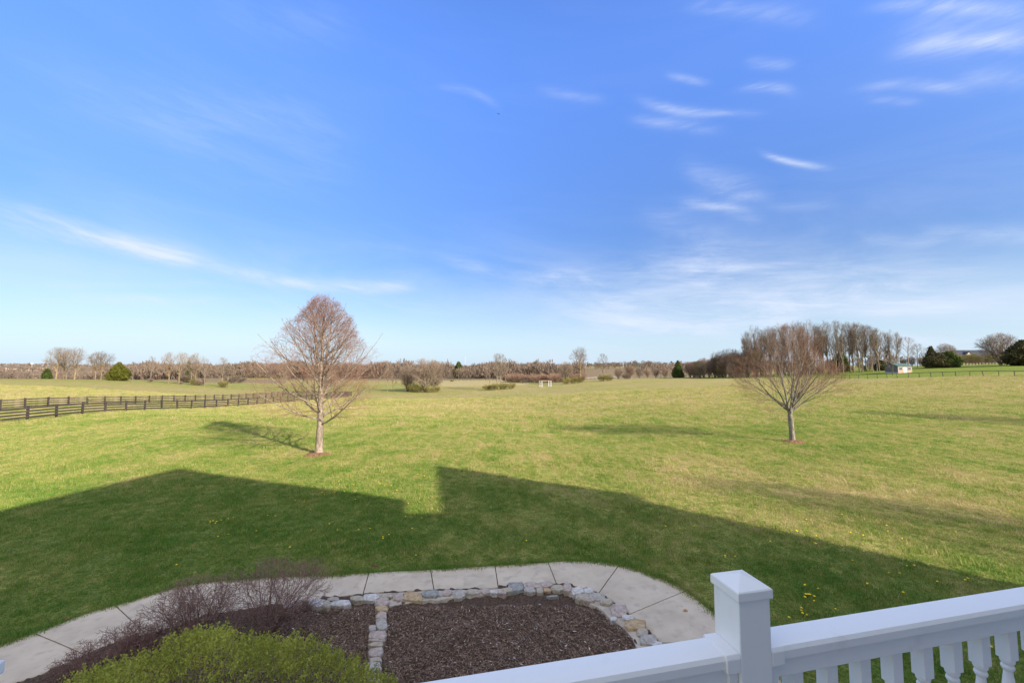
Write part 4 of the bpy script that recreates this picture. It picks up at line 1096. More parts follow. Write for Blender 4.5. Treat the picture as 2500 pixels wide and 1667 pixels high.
def water_tower():
    x, y, z = at(80, 2450); r = empty('water_tower', (x, y, z), 0); tag(r, 'tiny white water tower on the far left horizon', 'water tower')
    zt = 5 + (894 - 887.5) * 2450 / FPX - z
    mb = MB(); n = 16
    rings = [[(math.cos(a) * rr, math.sin(a) * rr, zt + h) for a in [i * 2 * math.pi / n for i in range(n)]] for rr, h in [(1, -4), (5, -3), (6.5, 0), (5, 3), (1, 4)]]
    mb.loft(rings); mb.build('tank', M['white_paint'], r, smooth=True)
    mb = MB(); mb.box((0, 0, (zt - 4) / 2), (1.4, 1.4, zt - 4)); mb.build('column', M['steel'], r)
    x, y, z = at(1136, 900); h = 5 + (894 - 870) * 900 / FPX - z
    mb = MB(); mb.box((0, 0, h / 2), (.5, .5, h)); 
    for k in range(6): mb.box((0, 0, h * (.5 + k * .08)), (1.2, 1.2, .3))
    o = mb.build('radio_mast', M['steel'], loc=(x, y, z)); tag(o, 'thin radio mast rising above the woods left of centre', 'mast')
water_tower()

# ------------------------------------------------------------------ sidewalk, bed, stones
def sidewalk():
    root = empty('sidewalk', (0, 0, 0)); root['kind'] = 'structure'; root['label'] = 'curved pale concrete sidewalk round the planting bed'
    base = MB()
    P = np.vstack([OUTs, INNs[::-1]])
    a = [(p[0], p[1], .006) for p in P]; base.add(a, [tuple(range(len(a)))])
    base.build('joint_bed', M['joint'], root)
    io = [nearest(OUTs, flat(*q)) for q in JO]; ii = [nearest(INNs, flat(*q)) for q in JI]
    rr = random.Random(4)
    for k in range(len(io) - 1):
        o0, o1, i0, i1 = io[k], io[k + 1], ii[k], ii[k + 1]
        A = OUTs[o0:o1 + 1]; B = INNs[i0:i1 + 1]
        n = max(len(A), len(B), 8)
        def res(L):
            d = poly_param(L); s = np.linspace(0, d[-1], n); return np.c_[np.interp(s, d, L[:, 0]), np.interp(s, d, L[:, 1])]
        A, B = res(A), res(B)
        # shorten both ends for the joint gap
        def gap(L, g=.011):
            L = L.copy(); v = L[1] - L[0]; L[0] += v / np.hypot(*v) * g; v = L[-2] - L[-1]; L[-1] += v / np.hypot(*v) * g; return L
        A, B = gap(A), gap(B)
        mb = MB(); zt = .035 + rr.uniform(-.003, .003)
        top_o = [(p[0], p[1], zt) for p in A]; top_i = [(p[0], p[1], zt) for p in B]
        vin = lambda p, q, f: (p[0] + (q[0] - p[0]) * f, p[1] + (q[1] - p[1]) * f)
        rings = []
        for p, q in zip(A, B):
            a1 = vin(p, q, .012); b1 = vin(q, p, .012)
            rings.append([(p[0], p[1], -.05), (p[0], p[1], zt - .012), (*a1, zt), (*vin(p, q, .5), zt + .004), (*b1, zt), (q[0], q[1], zt - .012), (q[0], q[1], -.05)])
        mb.loft(rings, cap=True)
        mb.build('slab', M['concrete'], root)
sidewalk()

# mulch bed: polygon inside the inner path edge
BED = np.vstack([INNs, [[4.8, 3.6], [3.0, 2.2], [-8, 2.2], [-11, 4.6]]])
def lump(X, Y): return .016 * np.sin(X * 2.3 + 1) * np.cos(Y * 2.9) + .018 * (np.sin(X * 9.1) * np.cos(Y * 8.3 + 1) + np.sin(X * 4.1 + 2) * np.cos(Y * 5.3)) + .012 * np.sin(X * 23 + Y * 17)
def mulch_bed():
    xs = np.arange(-9, 6.0, .06); ys = np.arange(2.4, 9.8, .06)
    X, Y = np.meshgrid(xs, ys); ins = in_poly(X.ravel(), Y.ravel(), BED).reshape(X.shape)
    idx = -np.ones(X.shape, int); rng = np.random.default_rng(8)
    Z = .052 + lump(X, Y) + rng.normal(0, .007, X.shape)
    keep = ins; idx[keep] = np.arange(keep.sum())
    V = np.c_[X[keep], Y[keep], Z[keep]]
    a, b, c, d = idx[:-1, :-1], idx[:-1, 1:], idx[1:, 1:], idx[1:, :-1]; ok = (a >= 0) & (b >= 0) & (c >= 0) & (d >= 0)
    F = np.stack([a[ok], b[ok], c[ok], d[ok]], 1)
    o = link_mesh('mulch_bed', np_mesh('mulch_bed', V, F, M['mulch'])); tag(o, 'dark brown mulch bed inside the curved sidewalk', kind='structure')
    n = 80000; x = rng.uniform(-5, 3.6, n); y = rng.uniform(4.2, 8.6, n)
    k = in_poly(x, y, INNs_in); x, y = x[k], y[k]; n = len(x)
    z = .064 + lump(x, y) + rng.uniform(0, .02, n)
    a = rng.uniform(0, 6.28, n); el = rng.normal(0, .25, n); L = rng.uniform(.010, .034, n) * np.where(rng.random(n) < .06, 1.7, 1); wd = L * rng.uniform(.12, .3, n)
    dx, dy, dz = np.cos(a) * L, np.sin(a) * L, np.sin(el) * L; sx, sy = -np.sin(a) * wd, np.cos(a) * wd
    V = np.stack([np.c_[x - dx, y - dy, z - dz], np.c_[x + sx, y + sy, z + .004], np.c_[x + dx, y + dy, z + dz], np.c_[x - sx, y - sy, z + .002]], 1).reshape(-1, 3)
    t = rng.beta(1.3, 2.6, n); t[rng.random(n) < .015] = .97; t = np.minimum(t, np.where(t > .96, 1, .85))
    o2 = link_mesh('bark_chips', np_mesh('bark_chips', V, np.arange(n * 4).reshape(n, 4), M['chip'], tint=np.repeat(t, 4)))
    tag(o2, 'shredded bark chips strewn over the planting bed', 'mulch', kind='stuff')
_c = INNs.mean(0) + np.array([0, -1.5])
def curb_w(x): return float(np.interp(x, [-3.2, -2.75, -2.6, -.7, -.3, 1.2, 1.6, 3.5], [.30, .30, .62, .36, .30, .34, .50, .50])) + .03 * math.sin(x * 7) + .02 * math.sin(x * 19)
def inward(P):
    cen = np.array([0.4, 4.0]); out = []
    for i in range(len(P)):
        q = P[min(i + 1, len(P) - 1)] - P[max(i - 1, 0)]; nrm = np.array([q[1], -q[0]]) / (np.hypot(*q) + 1e-9)
        out.append(-nrm if nrm @ (cen - P[i]) < 0 else nrm)
    return np.array(out)
_nv = inward(INNs)
INNs_in = np.vstack([INNs + _nv * np.array([curb_w(p[0]) if p[0] > -3.1 else .05 for p in INNs])[:, None], [[4.4, 3.6], [-8, 3.0]]])
mulch_bed()

c2 = lambda x, y: (700 + x / 4.276, 1350 + y / 4.276)
c3 = lambda x, y: (1200 + x / 4.276, 1350 + y / 4.276)
STONES = [(c2, 235, 478, 400, 556, 5), (c2, 380, 492, 455, 575, 1), (c2, 425, 462, 545, 500, 0), (c2, 458, 487, 668, 552, 5), (c2, 672, 448, 803, 500, 1), (c2, 807, 427, 966, 495, 5),
    (c2, 972, 428, 1104, 464, 1), (c2, 926, 466, 1060, 553, 3), (c2, 930, 557, 1048, 608, 2), (c2, 935, 612, 1042, 690, 3), (c2, 935, 694, 1043, 802, 0), (c2, 868, 818, 1032, 905, 3), (c2, 856, 908, 1020, 930, 3),
    (c2, 857, 933, 1000, 975, 1), (c2, 862, 980, 1000, 1085, 3), (c2, 868, 1090, 985, 1140, 1), (c2, 825, 1145, 978, 1245, 0), (c2, 805, 1250, 960, 1356, 1), (c2, 860, 760, 928, 825, 0),
    (c2, 1108, 412, 1240, 490, 3), (c2, 1222, 415, 1404, 494, 2), (c2, 1408, 398, 1580, 460, 4), (c2, 1566, 400, 1632, 446, 0), (c2, 1624, 385, 1720, 440, 3), (c2, 1745, 392, 1860, 470, 0),
    (c2, 1868, 378, 2005, 434, 1), (c2, 2035, 375, 2118, 430, 3), (c2, 2122, 395, 2200, 426, 5), (c2, 2204, 392, 2290, 428, 3),
    (c3, 12, 385, 102, 414, 3), (c3, 106, 370, 225, 411, 1), (c3, 172, 310, 328, 402, 4), (c3, 332, 305, 492, 368, 3), (c3, 338, 362, 450, 418, 0), (c3, 494, 298, 625, 362, 3), (c3, 470, 366, 538, 420, 1),
    (c3, 542, 364, 620, 402, 2), (c3, 630, 335, 746, 402, 1), (c3, 750, 325, 832, 402, 3), (c3, 836, 350, 952, 434, 5), (c3, 956, 365, 1060, 424, 5), (c3, 882, 438, 1020, 492, 1), (c3, 1024, 417, 1180, 488, 0),
    (c3, 962, 444, 1068, 512, 3), (c3, 1142, 482, 1262, 545, 1), (c3, 1252, 527, 1410, 655, 3), (c3, 1367, 648, 1480, 708, 5), (c3, 1402, 704, 1600, 800, 2), (c3, 1522, 792, 1632, 868, 1), (c3, 1560, 850, 1718, 950, 0),
    (c3, 1672, 922, 1782, 985, 5), (c3, 580, 444, 690, 462, 4), (c3, 1242, 667, 1305, 708, 5), (c2, 60, 510, 160, 560, 0), (c2, -40, 530, 50, 580, 3)]
def stone_border():
    rr = random.Random(31)
    root = empty('stone_border', (0, 0, 0)); tag(root, 'low border of mixed grey and ochre field stones around and across the mulch bed', 'stone edging')
    # mortar curb under the stones
    band = INNs[(INNs[:, 0] > -3.1)]
    cen = np.array([0.4, 4.0]); ins = []
    for i, p in enumerate(band):
        q = band[min(i + 1, len(band) - 1)] - band[max(i - 1, 0)]; nrm = np.array([q[1], -q[0]]) / (np.hypot(*q) + 1e-9)
        if nrm @ (cen - p) < 0: nrm = -nrm
        ins.append(nrm)
    ins = np.array(ins)
    mb = MB(); rings = []
    for p, nv in zip(band, ins):
        w1 = curb_w(p[0]); rings.append([(p[0] + .05 * nv[0], p[1] + .05 * nv[1], 0), (p[0] + .06 * nv[0], p[1] + .06 * nv[1], .045), (p[0] + .18 * nv[0], p[1] + .18 * nv[1], .088), (p[0] + w1 * nv[0], p[1] + w1 * nv[1], .086), (p[0] + (w1 + .03) * nv[0], p[1] + (w1 + .03) * nv[1], 0)])
    mb.loft(rings); mb.build('mortar_curb', M['mortar'], root)
    for f, x0, y0, x1, y1, ci in STONES:
        z0 = .11
        g = [np.array(flat(*f(x, y), z0)) for x, y in ((x0, y1), (x1, y1), (x1, y0), (x0, y0))]
        c = sum(g) / 4; n = 9; ring = []
        ex = (g[1] + g[2] - g[0] - g[3]) / 4; ey = (g[2] + g[3] - g[0] - g[1]) / 4
        sq = rr.uniform(3.5, 8); ex = ex * 1.06; ph = rr.uniform(0, 6.28)
        for k in range(n):
            a = ph + k * 2 * math.pi / n + rr.uniform(-.24, .24); ca, sa = math.cos(a), math.sin(a)
            s = (abs(ca) ** sq + abs(sa) ** sq) ** (-1 / sq) * rr.uniform(.93, 1.14)
            ring.append(ex * ca * s + ey * sa * s)
        top = .118 + rr.uniform(0, .022)
        mb = MB(); tx, ty = rr.uniform(-.08, .08), rr.uniform(-.08, .08)
        lev = [(1.0, -.02), (1.0, top * .6), (.985, top - .012), (.93, top), (.5, top + .004)]
        mb.loft([[(p[0] * s, p[1] * s, h + (p[0] * tx + p[1] * ty if i > 1 else 0) + (rr.uniform(-.006, .006) if i > 1 else 0)) for p in ring] for i, (s, h) in enumerate(lev)])
        mb.build('stone', M['stone%d' % ci], root, smooth=False, loc=(c[0], c[1], 0))
stone_border()

# a fallen leaf on the path
mb = MB(); mb.add([(-.05, 0, 0), (-.015, .03, .015), (.03, .022, .02), (.06, 0, .006), (.02, -.025, .018), (-.02, -.02, .01)], [(0, 5, 4, 3, 2, 1)])
_x, _y = flat(1673, 1496); o = mb.build('fallen_leaf', M['dryleaf'], loc=(_x, _y, .045)); o.rotation_euler = (0.1, 0.05, .3); tag(o, 'single dry orange leaf lying on the sidewalk slab by the railing post', 'leaf')
for i, (px, py) in enumerate([(1030, 1392), (915, 1381), (165, 1512)]):
    _x, _y = flat(px, py); rr = random.Random(i); mb = MB(); n = 12
    mb.loft([[(math.cos(a) * r_ * rr.uniform(.7, 1.2), math.sin(a) * r_ * .6 * rr.uniform(.7, 1.2), h) for a in [k * 2 * math.pi / n for k in range(n)]] for r_, h in [(.10, -.01), (.07, .03), (.03, .045)]])
    o = mb.build('soil_patch', M['mulch_red'], loc=(_x, _y, 0)); tag(o, ['reddish clod of soil at the lawn edge above the stone divider', 'small reddish soil clod in the grass left of the divider', 'tan soil clod at the sidewalk edge left of the bare shrubs'][i], 'soil')

# ------------------------------------------------------------------ shrubs in the bed
def bare_shrub(seed, H, Rr, stems, sx=0.0):
    P = dict(levels=4, up=-.02, wig=[.10, .13, .16, .2], seg=[6, 5, 4, 3], nb=[7, 6, 4], t0=[.15, .12, .1], ang=[(46, 40), 42, 46], rr=[.6, .6, .7], len=[.62 * H, .34 * H, .17 * H], rtip=.0020, minlen=.03, trunk_lvl=0)
    prof = [(-.1, Rr * .8), (H * .2, Rr), (H * .6, Rr), (H * .85, Rr * .8), (H, Rr * .5), (H * 1.12, .05)]
    T = Tree(seed, prof, P); rng = T.rng
    for k in range(stems):
        a = k * 2.4 + rng.uniform(-.3, .3); s = rng.uniform(.25, 1.0)
        T.branch((math.cos(a) * .05, math.sin(a) * .05, -.03), vnorm((math.cos(a) * s + sx, math.sin(a) * s, .9)), H * rng.uniform(.75, 1.15), .010, 0)
    print('bare shrub', T.count)
    return [('stems', T.trunk.mesh('stems', M['barb'])), ('twigs', T.crown.mesh('twigs', M['barb']))]
for seed, (px, py), H, Rr, st, lb, sx in [(41, (655, 1545), 1.15, 1.1, 15, 'leafless purple brown shrub at the right of the bare shrubs beside the sidewalk', .15),
                                      (42, (480, 1570), 1.0, 1.15, 14, 'leafless purple brown shrub in the middle of the bare shrubs, over the sidewalk', -.1),
                                      (43, (315, 1625), 0.55, 1.1, 9, 'low sprawling leafless shrub at the left end of the bare shrubs', -.3),
                                      (45, (400, 1600), .7, .95, 8, 'low leafless shrub between the middle bare shrub and the green bush', -.1), (44, (190, 1655), .4, .8, 7, 'sparse reddish twigs poking out low at the left of the green bush', -.2)]:
    x, y = flat(px, py); add_tree('bare_shrub', bare_shrub(seed, H, Rr, st, sx), (x, y, .02), lb, 'shrub', 'leafless purple brown shrubs')

def green_bush():
    rng = np.random.default_rng(17)
    x0, y0 = -3.8, 5.1; A, B, Hh = 2.9, 1.75, 1.42
    n = 30000
    def surf(u, v, k=1.0):
        bumps = 1 + .09 * np.sin(u * 5.1 + 1) * np.cos(v * 4.3) + .07 * np.sin(u * 11 + v * 9) + .05 * np.sin(u * 23 - v * 17)
        d = np.sqrt(np.clip(1 - u * u - v * v, 0, 1)); return np.c_[u * A, v * B, Hh * (d ** 1.5) * bumps * k]
    a = rng.uniform(0, 6.28, n); r = np.sqrt(rng.random(n)) ** .9; u, v = np.cos(a) * r, np.sin(a) * r
    k = 1 - rng.beta(1.1, 5, n) * .45
    c = surf(u, v) * k[:, None] + rng.normal(0, .018, (n, 3)); c[:, 2] += .03
    # sprigs: leaves gathered along short upright shoots
    ns = 2200; a = rng.uniform(0, 6.28, ns); r = np.sqrt(rng.random(ns)) * .98; su = surf(np.cos(a) * r, np.sin(a) * r)
    sdir = np.c_[np.cos(a) * r * .8, np.sin(a) * r * .8, np.full(ns, .9)] + rng.normal(0, .25, (ns, 3)); sdir /= np.linalg.norm(sdir, axis=1, keepdims=True)
    sl = rng.uniform(.05, .15, ns); m_ = 14
    t_ = np.tile(np.linspace(-.3, 1, m_), ns); b0 = np.repeat(su, m_, 0); dd = np.repeat(sdir, m_, 0); ll = np.repeat(sl, m_)
    c2_ = b0 + dd * (t_ * ll)[:, None] + rng.normal(0, .009, (ns * m_, 3))
    C = np.vstack([c, c2_]); N = len(C)
    d = rng.normal(0, 1, (N, 3)); d[:, 2] = np.abs(d[:, 2]) + .3; d /= np.linalg.norm(d, axis=1, keepdims=True)
    s = rng.normal(0, 1, (N, 3)); s -= (s * d).sum(1, keepdims=True) * d; s /= np.linalg.norm(s, axis=1, keepdims=True)
    L = rng.uniform(.011, .024, (N, 1)); w = L * .48
    V = np.stack([C - d * L, C + s * w, C + d * L, C - s * w], 1).reshape(-1, 3)
    hz = C[:, 2] / Hh; t = np.clip(rng.normal(.45, .22, N) + .2 * (np.sin(C[:, 0] * 6) * np.cos(C[:, 1] * 5)), 0, 1)
    t[n:] = np.clip(t[n:] + .15, 0, 1)
    root = empty('leafy_bush', (x0, y0, 0)); tag(root, 'broad mounded bush with fresh lime green leaves at the bottom left', 'bush')
    tb = Tubes(); rr = random.Random(2)
    for i in range(420):
        a = rr.uniform(0, 6.28); r = math.sqrt(rr.random()); e = surf(np.array([math.cos(a) * r]), np.array([math.sin(a) * r]))[0] * rr.uniform(.85, 1.10)
        b = (math.cos(a) * .25 * r * A, math.sin(a) * .25 * r * B, 0); mid = tuple((b[j] + e[j]) / 2 + rr.gauss(0, .05) + (.12 if j == 2 else 0) for j in range(3))
        tb.add([b, mid, tuple(e)], [.007, .004, .0018], 4, rr.random())
    link_mesh('stems', tb.mesh('stems', M['stem']), root)
    link_mesh('leaves', np_mesh('leaves', V, np.arange(N * 4).reshape(N, 4), M['leafg'], tint=np.repeat(t, 4)), root)
green_bush()

# ------------------------------------------------------------------ grass
def tuft_mesh(seed, nb, R, h0, h1, lean, wid):
    rr = random.Random(seed); V = []; F = []; T = []
    for i in range(nb):
        a = rr.uniform(0, 6.28); r = R * math.sqrt(rr.random()); x, y = math.cos(a) * r, math.sin(a) * r
        b = rr.uniform(0, 6.28); h = rr.uniform(h0, h1); l = rr.uniform(.2, 1) * lean * h
        dx, dy = math.cos(b), math.sin(b); w = wid * rr.uniform(.7, 1.3); ox, oy = -dy * w, dx * w
        o = len(V)
        V += [(x - ox, y - oy, -.01), (x + ox, y + oy, -.01), (x + dx * l * .35 + ox * .8, y + dy * l * .35 + oy * .8, h * .6), (x + dx * l * .35 - ox * .8, y + dy * l * .35 - oy * .8, h * .6), (x + dx * l, y + dy * l, h)]
        F += [(o, o + 1, o + 2, o + 3), (o + 3, o + 2, o + 4)]
        T += [rr.random()] * 5
    return np_mesh('grass_tuft', V, F, M['grass'], tint=T)
def grass():
    rng = np.random.default_rng(21)
    pts = []; scl = []
    for y0, y1, dens, sc in [(5.0, 11, 100, .82), (11, 16, 78, .95), (16, 24, 46, 1.15), (24, 36, 32, 1.2), (36, 60, 9, 2.1), (60, 100, 2.6, 3.0)]:
        n = int(dens * 1.42 * (y1 * y1 - y0 * y0))
        y = np.sqrt(rng.uniform(y0 * y0, y1 * y1, n)); x = y * rng.uniform(-1.42, 1.42, n)
        pts.append(np.c_[x, y]); scl.append(np.full(n, sc) * rng.uniform(.7, 1.35, n))
    P = np.vstack(pts); S = np.concatenate(scl)
    # keep off the path and bed; keep the bark rings clear
    jit = rng.normal(0, .035, P.shape) + np.array([0, .03]); ins = in_poly(P[:, 0] + jit[:, 0], P[:, 1] + jit[:, 1], YARD)
    k = ~ins
    for px, py in ((774, 1111), (1939, 1081)):
        q = flat(px, py); k &= np.hypot(P[:, 0] - q[0], (P[:, 1] - q[1]) / .9) > .66
    P, S = P[k], S[k]
    fk = rng.integers(0, len(OUTs), 2600); F2 = OUTs[fk] + rng.normal(0, .02, (2600, 2)) + rng.normal(0, .022, (2600, 1)) * (OUTs[fk] - OUTs.mean(0)) * .3
    P = np.vstack([P, F2]); S = np.concatenate([S, rng.uniform(.45, 1.0, 2600)])
    # a lusher, longer fringe along the sidewalk edge
    dmin = np.full(len(P), 9.0); near = (P[:, 1] < 11)
    for q in OUTs[::3]: dmin[near] = np.minimum(dmin[near], np.hypot(P[near, 0] - q[0], P[near, 1] - q[1]))
    S = S * np.where(dmin < .25, 1.25, 1.0)
    # uneven growth: short worn patches and longer clumps
    f = np.sin(P[:, 0] * .9 + 2 * np.sin(P[:, 1] * .5)) * np.cos(P[:, 1] * 1.1 + np.sin(P[:, 0] * .7)) + .6 * np.sin(P[:, 0] * 2.7 + P[:, 1] * 1.9)
    S = S * (1 + .20 * f) * np.where(rng.random(len(P)) < .05, 1.6, 1.0)
    Z = terr(P[:, 0], P[:, 1])
    me = D.meshes.new('grass_points'); me.vertices.add(len(P)); me.vertices.foreach_set('co', np.c_[P, Z].astype(np.float32).ravel())
    a = me.attributes.new('size', 'FLOAT', 'POINT'); a.data.foreach_set('value', S.astype(np.float32))
    a = me.attributes.new('spin', 'FLOAT_VECTOR', 'POINT')
    sp = np.c_[rng.normal(0, .12, len(P)), rng.normal(0, .12, len(P)), rng.uniform(0, 6.28, len(P))].astype(np.float32); a.data.foreach_set('vector', sp.ravel())
    a = me.attributes.new('pick', 'INT', 'POINT'); a.data.foreach_set('value', rng.integers(0, 4, len(P)).astype(np.int32))
    o = link_mesh('grass', me); tag(o, 'short mixed lawn grass, green and straw, growing over the yard', 'grass', kind='stuff')
    print('tufts', len(P))
    tufts = []
    for i, a in enumerate([(1, 26, .12, .03, .075, .7, .0030), (2, 24, .13, .035, .09, .9, .0032), (3, 26, .13, .02, .06, 1.2, .0034), (4, 22, .12, .04, .10, .6, .0030)]):
        tufts.append(D.objects.new('grass_tuft', tuft_mesh(*a)))
    ng = D.node_groups.new('scatter_grass', 'GeometryNodeTree')
    ng.interface.new_socket('Geometry', in_out='INPUT', socket_type='NodeSocketGeometry'); ng.interface.new_socket('Geometry', in_out='OUTPUT', socket_type='NodeSocketGeometry')
    N, Lk = ng.nodes, ng.links; gi = N.new('NodeGroupInput'); go = N.new('NodeGroupOutput'); jn = N.new('GeometryNodeJoinGeometry')
    def named(nm, ty):
        n = N.new('GeometryNodeInputNamedAttribute'); n.data_type = ty; n.inputs[0].default_value = nm; return n.outputs[0]
    sz, sp_, pk = named('size', 'FLOAT'), named('spin', 'FLOAT_VECTOR'), named('pick', 'INT')
    for i, t in enumerate(tufts):
        oi = N.new('GeometryNodeObjectInfo'); oi.inputs[0].default_value = t
        try: oi.inputs['As Instance'].default_value = True
        except Exception: pass
        ip = N.new('GeometryNodeInstanceOnPoints'); cmp_ = N.new('FunctionNodeCompare'); cmp_.data_type = 'INT'; cmp_.operation = 'EQUAL'
        Lk.new(pk, cmp_.inputs[2]); cmp_.inputs[3].default_value = i
        Lk.new(gi.outputs[0], ip.inputs['Points']); Lk.new(cmp_.outputs[0], ip.inputs['Selection']); Lk.new(oi.outputs['Geometry'], ip.inputs['Instance'])
        Lk.new(sp_, ip.inputs['Rotation']); Lk.new(sz, ip.inputs['Scale']); Lk.new(ip.outputs[0], jn.inputs[0])
    Lk.new(jn.outputs[0], go.inputs[0])
    md = o.modifiers.new('scatter', 'NODES'); md.node_group = ng
grass()

# dandelions
def dandelions():
    mb = MB(); n = 9; r = .024
    mb.loft([[(math.cos(a) * rr, math.sin(a) * rr, h) for a in [i * 2 * math.pi / n for i in range(n)]] for rr, h in [(.008, .060), (r, .068), (r * .95, .074), (r * .45, .082)]])
    head = mb.mesh('flower_head', M['yellow'])
    mb = MB(); mb.box((0, 0, .03), (.004, .004, .065)); stem = mb.mesh('stem', M['stalk'])
    c6 = lambda x, y: (400 + x / 2.613, 1100 + y / 2.613)
    c4 = lambda x, y: (1650 + x / 2.767, 1350 + y / 2.767)
    c7 = lambda x, y: (1600 + x / 2.613, 1050 + y / 2.613)
    A = [c6(*q) for q in [(295, 462), (312, 463), (295, 473), (328, 476), (336, 468), (365, 457), (409, 448), (443, 438), (344, 565), (412, 548), (122, 418), (590, 523), (662, 424), (713, 427), (803, 635), (938, 521), (1055, 482), (1107, 522), (1243, 514), (1315, 510), (1397, 566), (1398, 576), (1436, 552), (1584, 511), (1608, 685), (838, 331), (862, 336), (895, 329), (896, 337), (936, 385), (1009, 280), (1024, 291), (1058, 287), (1090, 277), (1150, 274), (1220, 321), (1542, 432), (1646, 440), (2313, 590), (80, 744)]]
    B = [c6(*q) for q in [(1116, 207), (1121, 223), (1163, 225), (1208, 228), (1370, 213), (1380, 222), (1392, 219), (1407, 232), (1450, 233), (1486, 263), (1418, 282), (1560, 349), (1620, 160), (1662, 172), (1634, 124), (1750, 174), (1300, 184), (1915, 146), (1995, 142)]]
    Cc = [c4(*q) for q in [(872, 238), (880, 305), (896, 300), (908, 305), (874, 323), (938, 315), (935, 343), (850, 397), (857, 427), (885, 440), (850, 410), (1080, 398), (1295, 228), (1515, 152), (1562, 105), (1612, 100), (1537, 287), (1768, 217), (1956, 203), (1974, 192), (1194, 65), (334, 40), (400, 35), (2130, 662), (766, 457), (1440, 150), (962, 257)]]
    Dd = [c7(*q) for q in [(66, 630), (157, 636), (249, 624), (898, 653), (905, 660), (1018, 735), (1026, 740), (1028, 692), (735, 729), (1244, 667), (1326, 686), (1482, 660), (1476, 625), (1190, 548), (1574, 702), (1917, 662), (2244, 568), (2262, 524), (2080, 277), (445, 820), (955, 1010), (1352, 998), (660, 630), (962, 582)]]
    first = None
    for pts, lb in ((A, 'small yellow dandelion in the shaded lawn left of the notch of sunlight'), (B, 'small yellow dandelion in the sunlit strip beside the roof shadow notch'),
                    (Cc, 'small yellow dandelion in the shaded grass just beyond the white railing'), (Dd, 'small yellow dandelion in the right hand lawn along the shadow edge')):
        for px, py in pts:
            x, y, z = ground_hit(px, py); s = random.Random(int(px * 7 + py)).uniform(.75, 1.15)
            r_ = empty('dandelion', (x, y, z)); r_.scale = (s, s, s); tag(r_, lb, 'dandelion', lb.replace('small yellow dandelion', 'dandelions'))
            link_mesh('flower_head', head, r_); link_mesh('stem', stem, r_)
dandelions()

# ------------------------------------------------------------------ balcony railing
TH = rad(12)
RO = Vector((0.802, 1.4586, 0))           # post axis; local x runs along the rail, local y outward
def railing():
    r = empty('balcony_railing', RO, TH); tag(r, 'white vinyl balcony railing with square posts and turned balusters in the right foreground', 'railing')
    FL = 3.06
    def post(s):
        mb = MB(); mb.box((0, 0, (4.235 + FL) / 2), (.122, .122, 4.235 - FL)); o = mb.build('post', M['vinyl'], r, bevel=.004, segs=2, loc=(s, 0, 0))
        c = MB(); h = .0675
        rings = [[(-q, -q, z), (q, -q, z), (q, q, z), (-q, q, z)] for q, z in [(h - .001, 4.218), (h, 4.221), (h, 4.246), (h - .003, 4.250)]]
        rings.append([(-.002, -.002, 4.2735), (.002, -.002, 4.2735), (.002, .002, 4.2735), (-.002, .002, 4.2735)])
        c.loft(rings); c.build('post_cap', M['vinyl'], o)
    post(0); post(-2.205); post(2.35)
    def sect(w, zt, drop, dome):
        pts = []; R = .012
        for i in range(9):
            a = -1 + 2 * i / 8; pts.append((a * (w - R * .6), zt - dome * a * a))
        pts = [(-w, zt - drop), (-w, zt - dome - R)] + pts + [(w, zt - dome - R), (w, zt - drop)]
        return pts
    def top(s0, s1):
        mb = MB(); sc = sect(.0535, 4.0475, .041, .003)
        mb.loft([[(s, p[0], p[1]) for p in sc] for s in (s0, s1)]); mb.build('top_rail', M['vinyl'], r, smooth=False)
        mb = MB(); mb.box(((s0 + s1) / 2, 0, 3.9725), (s1 - s0, .080, .067)); mb.build('sub_rail', M['vinyl'], r, bevel=.003)
        mb = MB(); mb.box(((s0 + s1) / 2, 0, 3.17), (s1 - s0, .06, .06)); mb.build('bottom_rail', M['vinyl'], r, bevel=.003)
    top(.063, 2.287); top(-2.142, -.063)
    def collar(s0, s1):
        mb = MB(); R = .06; k = len(sect(.1, 1, .1, .01))
        outer = sect(.0615, 4.0535, .060, .003)
        a, b = min(s0, s1), max(s0, s1)
        mb.loft([[(s, p[0], p[1]) for p in outer] for s in (a, b)], cap=True)
        mb.build('rail_bracket', M['vinyl'], r, bevel=.0022, segs=2)
        mb = MB(); mb.box(((s0 + (s1 - s0) * .36), 0, 3.955), (abs(s1 - s0) * .7, .098, .13)); mb.build('rail_bracket', M['vinyl'], r, bevel=.003)
    collar(.0615, .112); collar(-.0615, -.112); collar(2.30, 2.255); collar(-2.143, -2.09)
    # baluster
    mb = MB(); q = .0225; mb.box((0, 0, (3.9405 + 3.812) / 2), (2 * q, 2 * q, 3.9405 - 3.812))
    v = MB(); n = 20
    prof = [(q * 1.0, 3.812), (q * .98, 3.800), (.0165, 3.789), (.0200, 3.781), (.0205, 3.776), (.0175, 3.769), (.0135, 3.762), (.0150, 3.745), (.0205, 3.70), (.0220, 3.64), (.0205, 3.58), (.0165, 3.52), (.0135, 3.47), (.0185, 3.455), (.0190, 3.448), (.0135, 3.436), (.0215, 3.40), (.0225, 3.392), (.0225, 3.385)]
    mb.loft([[(math.cos(a) * rr, math.sin(a) * rr, z) for a in [i * 2 * math.pi / n for i in range(n)]] for rr, z in prof])
    mb.box((0, 0, (3.385 + 3.19) / 2), (2 * q, 2 * q, .195))
    bm_ = mb.mesh('baluster', M['vinyl'])
    # chamfered foot of the square block
    for k in range(-13, 15):
        s = .651 - .45 + .15 * k
        if abs(s) < .11 or s < -2.08 or s > 2.25: continue
        link_mesh('baluster', bm_, r, loc=(s, 0, 0))
railing()
def LB(a, b, z):      # house coordinates (along facade, outward) -> world
    return Vector((math.cos(TH) * a - math.sin(TH) * b, math.sin(TH) * a + math.cos(TH) * b, z))
